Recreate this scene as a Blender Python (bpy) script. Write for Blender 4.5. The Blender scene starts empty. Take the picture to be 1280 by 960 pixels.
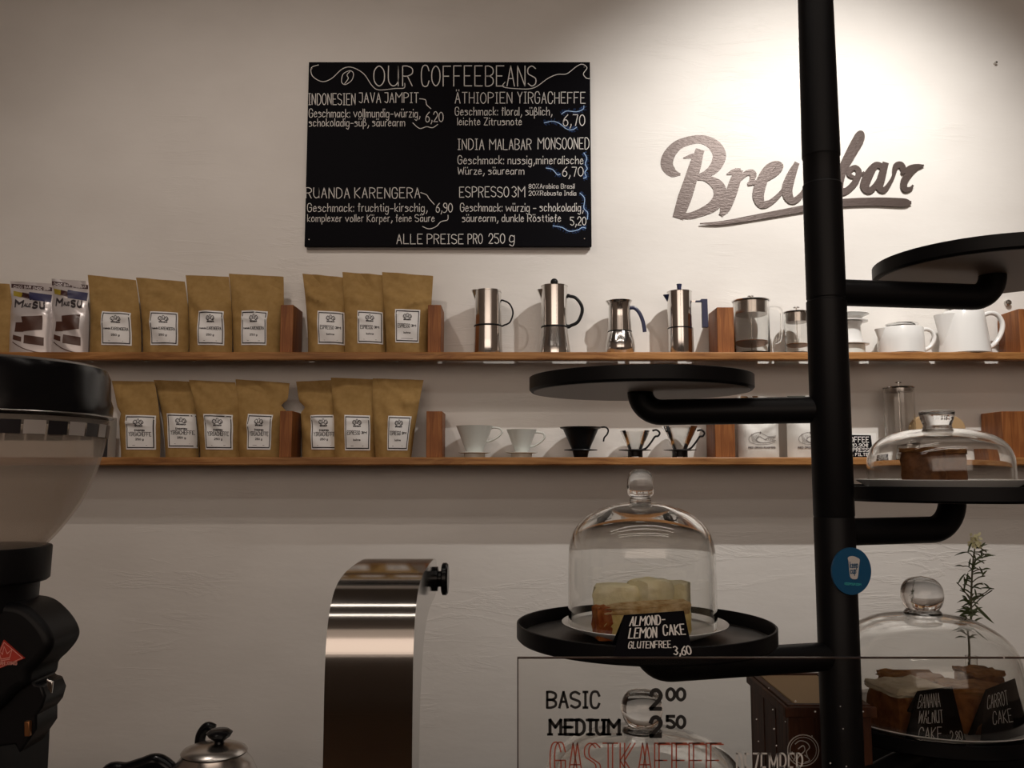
import bpy, math, random
from mathutils import Vector, Matrix
S = bpy.context.scene
C = S.collection
PI = math.pi
# ------------------------------------------------------------------ camera, light, exposure
E = 1.45                      # eye height
F = 1100.0                    # focal length in pixels of a 1280 wide frame
TH = math.atan(0.1)           # camera looks up a little
cam = bpy.data.cameras.new('camera')
cam.lens = F / 1280 * 36; cam.sensor_width = 36; cam.clip_start = 0.01
co = bpy.data.objects.new('camera', cam); C.objects.link(co)
co.location = (0, 0, E); co.rotation_euler = (PI / 2 + TH, 0, 0)
S.camera = co
S.view_settings.view_transform = 'Standard'; S.view_settings.look = 'None'
S.view_settings.gamma = 1; S.view_settings.use_curve_mapping = False
S.view_settings.exposure = 0.0
wd = bpy.data.worlds.new('world'); S.world = wd; wd.use_nodes = True
wd.node_tree.nodes['Background'].inputs[0].default_value = (1.0, 0.80, 0.66, 1)
wd.node_tree.nodes['Background'].inputs[1].default_value = 1.3
def spot(name, loc, aim, power, half, blend, radius, col=(1, .93, .86)):
    l = bpy.data.lights.new(name, 'SPOT'); l.energy = power; l.spot_size = math.radians(half * 2); l.spot_blend = blend
    l.shadow_soft_size = radius; l.color = col
    o = bpy.data.objects.new(name, l); C.objects.link(o); o.location = loc
    o.rotation_euler = (Vector(aim) - Vector(loc)).to_track_quat('-Z', 'Y').to_euler(); return o
def area(name, loc, aim, power, sx, sy, col=(1, .9, .8)):
    l = bpy.data.lights.new(name, 'AREA'); l.energy = power; l.shape = 'RECTANGLE'; l.size = sx; l.size_y = sy; l.color = col
    o = bpy.data.objects.new(name, l); C.objects.link(o); o.location = loc
    o.rotation_euler = (Vector(aim) - Vector(loc)).to_track_quat('-Z', 'Y').to_euler(); return o
spot('spot_lamp', (0.90, 1.44, E + 1.46), (0.84, 2.43, 2.05), 80, 46, .95, .012, (1, .95, .89))
spot('spot_lamp', (-0.75, 1.145, E + 1.46), (-.68, 2.43, 1.22), 17, 56, .8, .012, (1, .87, .77))
area('added_fill_lamp', (0, -1.6, 3.0), (0, 2.43, 1.2), 20, 4.4, 3.0, (1, .80, .65))  # added soft fill behind the camera, lifts the back wall's ambient light
area('ceiling_strip_lamp', (0.1, 0.88, 3.05), (0.1, 1.1, 0), 4.5, 2.6, .08)
area('ceiling_strip_lamp', (0.1, 0.1, 3.05), (0.1, 1.1, 0), 4.5, 2.6, .08)

def W(px, py, Y):
    u = (px - 640) / F; v = (480 - py) / F
    dy = math.cos(TH) - v * math.sin(TH); dz = math.sin(TH) + v * math.cos(TH)
    t = Y / dy
    return Vector((u * t, Y, E + dz * t))

# ------------------------------------------------------------------ materials
def mat(name, col, rough=.5, metal=0, spec=.5, **kw):
    m = bpy.data.materials.new(name); m.use_nodes = True
    b = m.node_tree.nodes['Principled BSDF']
    b.inputs['Base Color'].default_value = (*col, 1); b.inputs['Roughness'].default_value = rough
    b.inputs['Metallic'].default_value = metal; b.inputs['Specular IOR Level'].default_value = spec
    for k, v in kw.items(): b.inputs[k.replace('_', ' ')].default_value = v
    return m
def nodes(m): return m.node_tree.nodes, m.node_tree.links, m.node_tree.nodes['Principled BSDF']
def noise(m, scale, detail=4, vec=(1, 1, 1), rough=.5, dist=0):
    n, l, b = nodes(m)
    tc = n.new('ShaderNodeTexCoord'); mp = n.new('ShaderNodeMapping'); mp.inputs['Scale'].default_value = vec
    l.new(tc.outputs['Object'], mp.inputs['Vector'])
    t = n.new('ShaderNodeTexNoise'); t.inputs['Scale'].default_value = scale; t.inputs['Detail'].default_value = detail
    t.inputs['Roughness'].default_value = rough; t.inputs['Distortion'].default_value = dist
    l.new(mp.outputs[0], t.inputs['Vector']); return t.outputs['Fac']
def ramp(m, src, stops):
    n, l, b = nodes(m); r = n.new('ShaderNodeValToRGB'); cr = r.color_ramp
    while len(cr.elements) < len(stops): cr.elements.new(.5)
    for e, (p, c) in zip(cr.elements, stops): e.position = p; e.color = (*c, 1) if len(c) == 3 else c
    l.new(src, r.inputs['Fac']); return r.outputs['Color']
def bump(m, src, strength, dist, prev=None):
    n, l, b = nodes(m); bp = n.new('ShaderNodeBump'); bp.inputs['Strength'].default_value = strength
    bp.inputs['Distance'].default_value = dist; l.new(src, bp.inputs['Height'])
    if prev is not None: l.new(prev, bp.inputs['Normal'])
    l.new(bp.outputs[0], b.inputs['Normal']); return bp.outputs[0]
def link_col(m, out): m.node_tree.links.new(out, m.node_tree.nodes['Principled BSDF'].inputs['Base Color'])

def mk_plaster():
    m = mat('white_painted_plaster', (.78, .76, .73), .62, spec=.3)
    c = ramp(m, noise(m, 2.2, 6, (1, 1, 1.6)), [(.3, (.70, .675, .645)), (.7, (.80, .78, .75))]); link_col(m, c)
    p = bump(m, noise(m, 9, 5, (.55, 1, 1.5), .55), .22, .008)
    r = ramp(m, noise(m, 4.2, 7, (.5, 1, 3.2), .62, .6), [(.46, (0, 0, 0)), (.5, (1, 1, 1)), (.54, (0, 0, 0))])
    r2 = ramp(m, noise(m, 2.1, 2), [(.52, (0, 0, 0)), (.66, (1, 1, 1))])
    n, l, b = nodes(m); mu = n.new('ShaderNodeMath'); mu.operation = 'MULTIPLY'; l.new(r, mu.inputs[0]); l.new(r2, mu.inputs[1])
    p = bump(m, mu.outputs[0], .45, .0016, p)
    bump(m, noise(m, 90, 3, (.7, 1, 1.3)), .18, .0007, p)
    return m
def mk_wood(name, dark, mid, light, vec, scale=1.0, rough=.5):
    m = mat(name, mid, rough, spec=.3)
    f = noise(m, 9 * scale, 6, vec, .6, 1.6)
    c = ramp(m, f, [(.3, dark), (.5, mid), (.72, light)])
    f2 = noise(m, 3.5, 2, (1, 1, 1), .5, .5); c2 = ramp(m, f2, [(.35, (.55, .5, .45)), (.6, (1, 1, 1))])
    n, l, b = nodes(m); mx = n.new('ShaderNodeMix'); mx.data_type = 'RGBA'; mx.blend_type = 'MULTIPLY'; mx.inputs[0].default_value = .8
    l.new(c, mx.inputs[6]); l.new(c2, mx.inputs[7]); l.new(mx.outputs[2], b.inputs['Base Color'])
    bump(m, f, .2, .002); return m
def mk_thin_glass(name, tint=(.97, .97, .97), gain=1.0, base=.035, haze=0, hazecol=(.6, .57, .53)):
    m = bpy.data.materials.new(name); m.use_nodes = True; n = m.node_tree.nodes; l = m.node_tree.links
    n.remove(n['Principled BSDF']); out = n['Material Output']
    tr = n.new('ShaderNodeBsdfTransparent'); tr.inputs[0].default_value = (*tint, 1)
    gl = n.new('ShaderNodeBsdfGlossy'); gl.inputs['Roughness'].default_value = .015; gl.inputs['Color'].default_value = (.95, .95, .95, 1)
    lw = n.new('ShaderNodeLayerWeight'); lw.inputs['Blend'].default_value = .5
    pw = n.new('ShaderNodeMath'); pw.operation = 'POWER'; pw.inputs[1].default_value = 6.0; l.new(lw.outputs['Facing'], pw.inputs[0])
    mr = n.new('ShaderNodeMath'); mr.operation = 'MULTIPLY_ADD'; mr.inputs[1].default_value = .8 * gain; mr.inputs[2].default_value = base; l.new(pw.outputs[0], mr.inputs[0])
    mx = n.new('ShaderNodeMixShader'); l.new(mr.outputs[0], mx.inputs[0]); l.new(tr.outputs[0], mx.inputs[1]); l.new(gl.outputs[0], mx.inputs[2])
    last = mx.outputs[0]
    if haze:
        tl = n.new('ShaderNodeBsdfTranslucent'); tl.inputs[0].default_value = (*hazecol, 1)
        df = n.new('ShaderNodeBsdfDiffuse'); df.inputs[0].default_value = (*hazecol, 1)
        m1 = n.new('ShaderNodeMixShader'); m1.inputs[0].default_value = .4; l.new(tl.outputs[0], m1.inputs[1]); l.new(df.outputs[0], m1.inputs[2])
        m2 = n.new('ShaderNodeMixShader'); m2.inputs[0].default_value = haze; l.new(last, m2.inputs[1]); l.new(m1.outputs[0], m2.inputs[2]); last = m2.outputs[0]
    l.new(last, out.inputs['Surface']); return m
def mk_solid_glass():
    m = bpy.data.materials.new('solid_glass'); m.use_nodes = True; n = m.node_tree.nodes; l = m.node_tree.links
    n.remove(n['Principled BSDF']); g = n.new('ShaderNodeBsdfGlass'); g.inputs['IOR'].default_value = 1.46; g.inputs['Roughness'].default_value = .01
    g.inputs['Color'].default_value = (.93, .93, .93, 1); l.new(g.outputs[0], n['Material Output'].inputs['Surface']); return m

M = {}
M['plaster'] = mk_plaster()
M['ceiling'] = mat('ceiling_paint', (.22, .195, .175), .8)
M['floor'] = mk_wood('floor_boards', (.10, .055, .03), (.15, .085, .045), (.2, .12, .07), (1, .12, 1))
M['room'] = mat('room_wall_paint', (.36, .30, .26), .8)
M['dark_wall'] = mat('added_wall_paint', (.30, .25, .21), .7)
M['pine'] = mk_wood('oiled_pine', (.20, .075, .022), (.36, .165, .052), (.50, .255, .095), (.55, 5, 6), 1.0, .45)
M['block'] = mk_wood('oiled_pine_block', (.17, .055, .017), (.30, .105, .030), (.40, .16, .05), (8, 6, .5), 1.0, .5)
M['crate'] = mk_wood('dark_crate_wood', (.045, .014, .006), (.085, .028, .012), (.13, .045, .018), (7, 7, .8), 1.0, .6)
def mk_kraft():
    m = mat('kraft_paper', (.37, .245, .105), .75, spec=.2)
    link_col(m, ramp(m, noise(m, 60, 4), [(.3, (.32, .198, .068)), (.7, (.395, .252, .096))]))
    bump(m, noise(m, 25, 5), .25, .004); return m
M['kraft'] = mk_kraft()
M['paper'] = mat('white_label_paper', (.82, .82, .82), .5)
M['ink'] = mat('dark_ink', (.03, .022, .025), .6)
M['grey_ink'] = mat('grey_ink', (.16, .14, .14), .6)
M['redline'] = mat('dark_red_line', (.10, .025, .02), .6)
M['board'] = mat('chalkboard_black', (.003, .0028, .0045), .6, spec=.05)
M['board_edge'] = mat('board_edge_grey', (.30, .28, .27), .6)
M['chalk'] = mat('white_chalk_paint', (.72, .70, .68), .7)
M['chalk_blue'] = mat('blue_chalk_paint', (.34, .50, .76), .7)
M['blue_haze'] = mat('dark_blue_chalk', (.03, .09, .28), .8)
def mk_letter():
    m = mat('bronze_wall_paint', (.085, .062, .055), .42, .35, spec=.5)
    bump(m, noise(m, 160, 3, (.5, 1, 1.6)), .5, .0016); return m
M['bronze'] = mk_letter()
M['steel'] = mat('polished_steel', (.72, .70, .68), .13, 1)
def mk_brushed():
    m = mat('brushed_steel', (.44, .415, .39), .12, 1)
    bump(m, noise(m, 30, 3, (.02, 8, 40)), .04, .0004)
    return m
M['brushed'] = mk_brushed()
M['satin'] = mat('satin_steel', (.50, .47, .44), .27, 1)
M['black'] = mat('black_plastic', (.006, .006, .007), .35, spec=.2)
M['navy'] = mat('dark_blue_plastic', (.012, .016, .055), .35)
M['black_gloss'] = mat('glossy_black_plastic', (.004, .004, .005), .2, spec=.2)
M['black_matt'] = mat('matt_black_powder_coat', (.004, .004, .005), .45, spec=.18)
M['tray_top'] = mat('tray_floor_black', (.018, .016, .014), .38)
M['tray_bounce'] = mat('tray_underside_bounce_light', (.30, .25, .22), .45, .1)  # bounced light under the black trays, put into a lighter colour
M['china'] = mat('white_porcelain', (.80, .80, .79), .18)
M['celadon'] = mat('pale_porcelain', (.66, .69, .66), .2)
M['glass'] = mk_thin_glass('clear_glass', (.97, .97, .965), .8)
M['thick'] = mk_thin_glass('cloche_glass', (.95, .95, .94), .9, .02)
M['pane'] = mk_thin_glass('pane_glass', (.95, .945, .935), .3, .006)
M['hopper'] = mk_thin_glass('smoky_hopper_plastic', (.93, .90, .87), .5, .02, .24, (.94, .89, .83))
M['solid'] = mk_solid_glass(); M['dome'] = mk_solid_glass(); M['dome'].name = 'blown_dome_glass'; M['dome'].node_tree.nodes['Glass BSDF'].inputs['Color'].default_value = (.985, .985, .98, 1); M['glass'] = M['dome']
M['pane_edge'] = mat('pane_edge_dark', (.035, .018, .012), .3)
M['red_paint'] = mat('red_outline_paint', (.42, .085, .045), .6)
M['snow'] = mat('white_window_paint', (.62, .60, .58), .7)
M['black_paint'] = mat('black_window_paint', (.008, .007, .007), .5)
def cake(name, c1, c2, sc=70):
    m = mat(name, c1, .8, spec=.2)
    f = noise(m, sc, 5); link_col(m, ramp(m, f, [(.35, c1), (.65, c2)])); bump(m, f, .8, .006); return m
M['lemon'] = cake('lemon_sponge', (.66, .50, .17), (.80, .65, .30))
M['pale_cake'] = cake('pale_lemon_cake', (.88, .80, .50), (.93, .87, .63), 40)
M['crust'] = cake('orange_crust', (.30, .06, .015), (.55, .20, .05))
M['topping'] = cake('almond_topping', (.45, .26, .08), (.75, .58, .33), 90)
M['brown_cake'] = cake('brown_cake', (.16, .055, .018), (.30, .12, .04))
M['brown_top'] = cake('brown_cake_top', (.26, .105, .03), (.42, .20, .07))
M['frost'] = cake('cream_frosting', (.66, .56, .40), (.80, .72, .56), 60)
M['muffin'] = cake('dark_muffin', (.13, .05, .02), (.24, .10, .04))
M['blue'] = mat('blue_badge', (.006, .085, .20), .35)
M['teal'] = mat('teal_print', (.05, .40, .42), .5)
M['red'] = mat('red_badge', (.42, .035, .02), .4)
M['pink'] = mat('pale_red_print', (.70, .30, .25), .5)
M['brass'] = mat('bronze_fork', (.30, .13, .05), .35, .8)
M['leaf'] = mat('leaf_green', (.055, .075, .025), .6)
M['stem'] = mat('stem_green', (.07, .065, .03), .6)
M['petal'] = mat('cream_petal', (.70, .68, .42), .6)
M['white_pack'] = mat('white_paper_pack', (.70, .69, .66), .55)
M['green_strip'] = mat('dark_green_strip', (.05, .085, .06), .5)
M['brown_strip'] = mat('brown_strip', (.17, .085, .03), .5)
M['kraft_card'] = mat('tan_card', (.46, .31, .16), .7)
M['foil'] = mat('pouch_foil', (.60, .56, .56), .28, .25)
M['choc'] = mat('chocolate_print', (.075, .03, .02), .35)
M['maroon'] = mat('dark_banner', (.055, .02, .022), .35)
M['yellow'] = mat('yellow_print', (.36, .27, .03), .4)
M['violet'] = mat('blue_violet_print', (.035, .035, .10), .4)
M['dull_black'] = mat('dull_black_paint', (.003, .003, .003), .9, spec=.03)
M['checker_dark'] = mat('dark_check', (.014, .013, .017), .3)
M['checker_light'] = mat('light_check', (.42, .39, .37), .4)
M['counter'] = mat('dark_counter', (.018, .015, .013), .4)
M['tag'] = mat('white_tag_card', (.80, .79, .77), .6)

# ------------------------------------------------------------------ mesh helpers
class MB:
    def __init__(s): s.v = []; s.f = []
    def add(s, vs, fs):
        o = len(s.v); s.v += [Vector(v) for v in vs]; s.f += [tuple(i + o for i in f) for f in fs]; return s
    def box(s, x0, x1, y0, y1, z0, z1):
        return s.add([(x, y, z) for z in (z0, z1) for y in (y0, y1) for x in (x0, x1)],
                     [(0, 2, 3, 1), (4, 5, 7, 6), (0, 1, 5, 4), (2, 6, 7, 3), (0, 4, 6, 2), (1, 3, 7, 5)])
    def hexa(s, p):   # 8 corner points in the order of box
        return s.add(p, [(0, 2, 3, 1), (4, 5, 7, 6), (0, 1, 5, 4), (2, 6, 7, 3), (0, 4, 6, 2), (1, 3, 7, 5)])
    def lathe(s, c, prof, n=40, a0=0, a1=2 * PI, flute=0, nf=0):
        c = Vector(c); full = abs(a1 - a0 - 2 * PI) < 1e-6; rows = []; vs = []; fs = []
        for r, z in prof:
            if r < 1e-6: rows.append([len(vs)]); vs.append(c + Vector((0, 0, z))); continue
            row = []
            for i in range(n if full else n + 1):
                a = a0 + (a1 - a0) * i / n; rr = r * (1 + flute * math.cos(nf * a)) if flute else r
                row.append(len(vs)); vs.append(c + Vector((rr * math.cos(a), rr * math.sin(a), z)))
            rows.append(row)
        for A, B in zip(rows, rows[1:]):
            m = n if full else n
            for i in range(m):
                j = (i + 1) % n if full else i + 1
                if len(A) == 1 and len(B) == 1: continue
                if len(A) == 1: fs.append((A[0], B[j], B[i]))
                elif len(B) == 1: fs.append((A[i], A[j], B[0]))
                else: fs.append((A[i], A[j], B[j], B[i]))
        return s.add(vs, fs)
    def tube(s, pts, r, n=14, cap=True, flat=1.0):
        pts = [Vector(p) for p in pts]; rs = r if isinstance(r, (list, tuple)) else [r] * len(pts)
        vs = []; fs = []; up = None
        for i, p in enumerate(pts):
            d = (pts[min(i + 1, len(pts) - 1)] - pts[max(i - 1, 0)]).normalized()
            if up is None:
                up = Vector((0, 1, 0)) if abs(d.y) < .9 else Vector((0, 0, 1))
            x = up.cross(d).normalized(); up = d.cross(x).normalized()
            for k in range(n):
                a = 2 * PI * k / n; vs.append(p + x * (rs[i] * math.cos(a)) + up * (rs[i] * flat * math.sin(a)))
        for i in range(len(pts) - 1):
            for k in range(n):
                j = (k + 1) % n; fs.append((i * n + k, i * n + j, (i + 1) * n + j, (i + 1) * n + k))
        if cap: fs.append(tuple(range(n))[::-1]); fs.append(tuple((len(pts) - 1) * n + k for k in range(n)))
        return s.add(vs, fs)
    def extrude(s, poly, vec):
        n = len(poly); vec = Vector(vec); vs = [Vector(p) for p in poly]; vs += [p + vec for p in vs]
        return s.add(vs, [tuple(range(n)), tuple(range(2 * n - 1, n - 1, -1))] + [(i, i + n, (i + 1) % n + n, (i + 1) % n) for i in range(n)])
    def ball(s, c, r, n=24, sz=1.0):
        return s.lathe(c, [(r * math.sin(PI * i / 14), -r * sz * math.cos(PI * i / 14)) for i in range(15)], n)
    def ribbon(s, pts, w, fn, caps=False):
        """2-D stroke pts [(x,y)] with width w (number or list), placed by fn(x,y)->Vector"""
        if len(pts) < 2: return s
        ws = w if isinstance(w, (list, tuple)) else [w] * len(pts); vs = []; n = len(pts)
        closed = (Vector(pts[0]) - Vector(pts[-1])).length < 1e-7
        for i in range(n):
            a = Vector(pts[i - 1]) if i > 0 else (Vector(pts[-2]) if closed else Vector(pts[0]))
            b = Vector(pts[i + 1]) if i < n - 1 else (Vector(pts[1]) if closed else Vector(pts[-1]))
            p = Vector(pts[i]); d1 = (p - a); d2 = (b - p)
            d1 = d1.normalized() if d1.length > 1e-9 else None; d2 = d2.normalized() if d2.length > 1e-9 else None
            if d1 is None: d1 = d2
            if d2 is None: d2 = d1
            if d1 is None: d1 = d2 = Vector((1, 0))
            t = d1 + d2; t = t.normalized() if t.length > .3 else d2
            nn = Vector((-t.y, t.x)); k = ws[i] / 2 / max(.55, abs(nn.dot(Vector((-d1.y, d1.x)))))
            ext = Vector((0, 0))
            if not closed and i == 0: ext = -d2 * ws[i] * .35
            if not closed and i == n - 1: ext = d1 * ws[i] * .35
            q = p + ext; l = q + nn * k; r = q - nn * k
            vs += [fn(l.x, l.y), fn(r.x, r.y)]
        return s.add(vs, [(2 * i + 1, 2 * i + 3, 2 * i + 2, 2 * i) for i in range(n - 1)])
    def disc2(s, x, y, r, fn, n=10):
        return s.add([fn(x + r * math.cos(2 * PI * i / n), y + r * math.sin(2 * PI * i / n)) for i in range(n)], [tuple(range(n))])
    def build(s, name, m, parent=None, bevel=0, smooth=True, angle=38, subsurf=0, seg=2):
        me = bpy.data.meshes.new(name)
        org = parent['_org'] if parent is not None and '_org' in parent else None
        off = Vector(org) if org is not None else Vector((0, 0, 0))
        own = Vector((0, 0, 0))
        if parent is None and s.v:
            xs = [v.x for v in s.v]; ys = [v.y for v in s.v]; zs = [v.z for v in s.v]
            own = Vector(((min(xs) + max(xs)) / 2, (min(ys) + max(ys)) / 2, min(zs)))
        me.from_pydata([v - off - own for v in s.v], [], s.f); me.update()
        o = bpy.data.objects.new(name, me); C.objects.link(o); o.location = own
        ms = m if isinstance(m, list) else [m]
        for q in ms: me.materials.append(q)
        if smooth:
            me.polygons.foreach_set('use_smooth', [True] * len(me.polygons)); me.set_sharp_from_angle(angle=math.radians(angle))
        if parent is not None:
            o.parent = parent
            o['_org'] = tuple(off)
        if bevel:
            b = o.modifiers.new('bevel', 'BEVEL'); b.width = bevel; b.segments = seg; b.limit_method = 'ANGLE'; b.angle_limit = math.radians(40)
        if subsurf:
            b = o.modifiers.new('sub', 'SUBSURF'); b.levels = b.render_levels = subsurf
        return o
def tag(o, label, cat, group=None, kind=None):
    if label: o['label'] = label
    if cat: o['category'] = cat
    if group: o['group'] = group
    if kind: o['kind'] = kind
    return o
def thing(name, label, cat, loc, group=None):
    o = bpy.data.objects.new(name, None); C.objects.link(o); o.location = loc; o.empty_display_size = .05
    o['_org'] = tuple(loc); return tag(o, label, cat, group)
def struct(name, mb, m, **k):
    o = mb.build(name, m, **k); o['kind'] = 'structure'; return o
def cat(pts, sub=6):      # Catmull-Rom through points of any dimension
    n = len(pts)
    if n < 3: return [tuple(p) for p in pts]
    closed = all(abs(a - b) < 1e-9 for a, b in zip(pts[0][:2], pts[-1][:2])); out = []
    for i in range(n - 1):
        p0 = pts[i - 1] if i > 0 else (pts[-2] if closed else pts[0]); p1 = pts[i]; p2 = pts[i + 1]
        p3 = pts[i + 2] if i + 2 < n else (pts[1] if closed else pts[-1])
        for k in range(sub):
            t = k / sub
            out.append(tuple(.5 * (2 * b + (c - a) * t + (2 * a - 5 * b + 4 * c - d) * t * t + (3 * b - a - 3 * c + d) * t ** 3)
                             for a, b, c, d in zip(p0, p1, p2, p3)))
    out.append(tuple(pts[-1])); return out

# ------------------------------------------------------------------ a hand-lettered stroke alphabet
GL = {
'A': '00 28 40;13 33', 'B': '00 08;~08 28 47 45 24 04;~04 24 43 41 20 00', 'C': '~46 38 18 06 02 10 30 42', 'D': '00 08;~08 28 46 42 20 00',
'E': '48 08 00 40;04 34', 'F': '48 08 00;04 34', 'G': '~46 38 18 06 02 10 30 42 44;44 24', 'H': '00 08;40 48;04 44', 'I': '10 18;00 20;08 28',
'J': '08 38;~38 32 20 01', 'K': '00 08;48 04 40', 'L': '08 00 40', 'M': '00 08 34 68 60', 'N': '00 08 40 48', 'O': '~28 06 02 20 42 46 28',
'P': '00 08;~08 28 47 45 24 04', 'Q': '~28 06 02 20 42 46 28;31 50', 'R': '00 08;~08 28 47 45 24 04;24 40', 'S': '~47 28 07 05 24 43 41 20 01',
'T': '08 48;28 20', 'U': '~08 02 20 42 48;48 40', 'V': '08 20 48', 'W': '08 10 36 50 68', 'X': '00 48;08 40', 'Y': '08 24 48;24 20', 'Z': '08 48 00 40',
'a': '~34 15 03 01 10 32;35 30', 'b': '08 00;~03 25 33 31 10 01', 'c': '~34 15 03 01 10 31', 'd': '38 30;~34 15 03 01 10 31',
'e': '03 33;~33 25 15 03 01 10 31', 'f': '~27 18 16 10;05 25', 'g': '~34 15 03 01 10 31;~35 30 2c 0b', 'h': '08 00;~03 25 34 30',
'i': '05 00;07 08', 'j': '15 1b 0c;17 18', 'k': '08 00;35 02 30', 'l': '08 00', 'm': '05 00;~04 15 24 20;~24 45 54 50', 'n': '05 00;~04 25 34 30',
'o': '~15 03 01 10 31 33 25 15', 'p': '05 0c;~04 25 33 31 10 01', 'q': '35 3c;~34 15 03 01 10 31', 'r': '05 00;~03 15 25', 's': '~34 15 04 23 31 10 00',
't': '17 11 20;05 25', 'u': '~05 01 10 31;35 30', 'v': '05 20 45', 'w': '05 10 34 50 65', 'x': '00 35;05 30', 'y': '05 20;45 20 0c', 'z': '05 35 00 30',
'ß': '0c 07;~07 18 27 25 14;~14 33 31 10', '0': '~28 06 02 20 42 46 28', '1': '16 28 20', '2': '~06 18 38 45 00;00 40', '3': '~07 28 46 24;~24 42 20 01',
'4': '30 38 03 43', '5': '48 08 05;~05 25 43 41 20 01', '6': '~48 15 02 10 30 42 34 14 02', '7': '08 48 20', '8': '~24 06 28 46 24 02 20 42 24',
'9': '~44 24 06 18 38 46 42 20 00', ',': '~11 10 0b', '.': '00 01', ':': '00 01;04 05', '-': '03 33', '%': '00 48;07 18;30 41', '&': '~40 06 18 27 02 10 42', '€': '~46 28 05 03 20 42;05 35;03 33', "'": '06 08'}
for a, b in (('ä', 'a'), ('ö', 'o'), ('ü', 'u')): GL[a] = GL[b] + ';07 08;27 28'
GL['Ä'] = GL['A'] + ';19 1A;39 3A'
YC = {'a': -1, 'b': -2, 'c': -3, 'A': 10}
def strokes(ch):
    out = []
    for st in GL[ch].split(';'):
        sm = st.startswith('~'); st = st.lstrip('~')
        p = [(int(t[0]), YC.get(t[1], None) if t[1] in YC else int(t[1])) for t in st.split()]
        out.append(cat(p, 4) if sm else p)
    return out
def text(mb, s, x0, x1, base, h, w, fn, sgn=-1, jit=0.0, seed=0, skew=0.0, serif=0, gap=1.7):
    """s between x0 and x1 on baseline `base`, cap height h; sgn -1 when y runs downward (pixels)"""
    rnd = random.Random(seed + len(s)); items = []; x = 0
    for ch in s:
        if ch == ' ': x += 2.6; continue
        st = strokes(ch); wd_ = max(p[0] for q in st for p in q); items.append((ch, x, st)); x += wd_ + gap
    tot = max(x - gap, .5); k = (x1 - x0) / tot; kh = h / 8
    for ch, xo, st in items:
        dy = rnd.uniform(-1, 1) * jit; sc = 1 + rnd.uniform(-1, 1) * jit * .05
        for q in st:
            pts = [(x0 + (xo + px) * k + skew * py * kh, base + sgn * (py * kh * sc + dy)) for px, py in q]
            run = [pts[0]]
            for i_ in range(1, len(pts)):
                run.append(pts[i_])
                if i_ < len(pts) - 1:
                    a_ = Vector(pts[i_]) - Vector(pts[i_ - 1]); b_ = Vector(pts[i_ + 1]) - Vector(pts[i_])
                    if a_.length > 1e-9 and b_.length > 1e-9 and a_.normalized().dot(b_.normalized()) < .35: mb.ribbon(run, w, fn); run = [pts[i_]]
            mb.ribbon(run, w, fn)
            if serif and ch in 'MEDIUM':
                for (px, py) in (pts[0], pts[-1]):
                    mb.ribbon([(px - serif, py), (px + serif, py)], w * .8, fn)

# ------------------------------------------------------------------ setting
WALL = 2.43; SHF = 2.30
struct('floor', MB().box(-2.6, 2.6, -3.2, WALL + .12, -.05, 0), M['floor'])
struct('ceiling', MB().box(-2.6, 2.6, -3.2, WALL + .12, 3.12, 3.2), M['ceiling'])
struct('wall_back', MB().box(-2.6, 2.6, WALL, WALL + .12, 0, 3.12), M['plaster'])
struct('wall_left', MB().box(-2.7, -2.6, -3.2, WALL + .12, 0, 3.12), M['room'])
struct('wall_right', MB().box(2.6, 2.7, -3.2, WALL + .12, 0, 3.12), M['room'])
CT = E - .60
struct('added_low_wall', MB().box(-2.6, 2.6, -3.3, -3.2, 0, 1.6), M['dark_wall'])  # unseen low wall, added so the steel column reflects something dark
b = thing('counter', 'dark bar counter under the grinder, water tower and cake stand', 'counter', (0.1, 1.2, 0))
MB().box(-1.9, 2.2, .55, 1.72, CT - .04, CT).build('worktop', M['counter'], b, bevel=.004)
MB().box(-1.85, 2.15, .62, 1.66, .08, CT - .04).build('body', M['counter'], b)
MB().box(-1.80, 2.10, .68, 1.6, 0, .08).build('plinth', M['black_matt'], b)

# ------------------------------------------------------------------ shelves
ZU = W(640, 440, SHF).z; ZL = W(640, 571.5, SHF).z; ST = .021; GAP = .0125
def shelf(x0, x1, z, label):
    mb = MB(); n = 60; rnd = random.Random(3)
    prof = [(SHF + .002, z), (SHF, z - .003), (SHF, z - ST + .003), (SHF + .002, z - ST), (SHF + .012, z - ST), (SHF + .012, z - .010), (WALL - GAP, z - .010), (WALL - GAP, z)]
    vs = []; fs = []
    for i in range(n + 1):
        x = x0 + (x1 - x0) * i / n; d = rnd.uniform(-.0006, .0006)
        vs += [(x, y + (d if y < SHF + .003 else 0), zz + (d * .5 if zz < z - .001 else 0)) for y, zz in prof]
    m = len(prof)
    for i in range(n):
        for k in range(m): fs.append((i * m + k, i * m + (k + 1) % m, (i + 1) * m + (k + 1) % m, (i + 1) * m + k))
    fs += [tuple(range(m))[::-1], tuple(n * m + k for k in range(m))]
    mb.add(vs, fs); o = mb.build('wall_shelf', M['pine'], angle=30); return tag(o, label, 'shelf', 'long pine wall shelves')
shelf(-1.75, 1.62, ZU, 'upper pine wall shelf carrying kraft bags, moka pots and white pots')
shelf(-1.75, 1.62, ZL, 'lower pine wall shelf carrying kraft bags and pour-over drippers')

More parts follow.
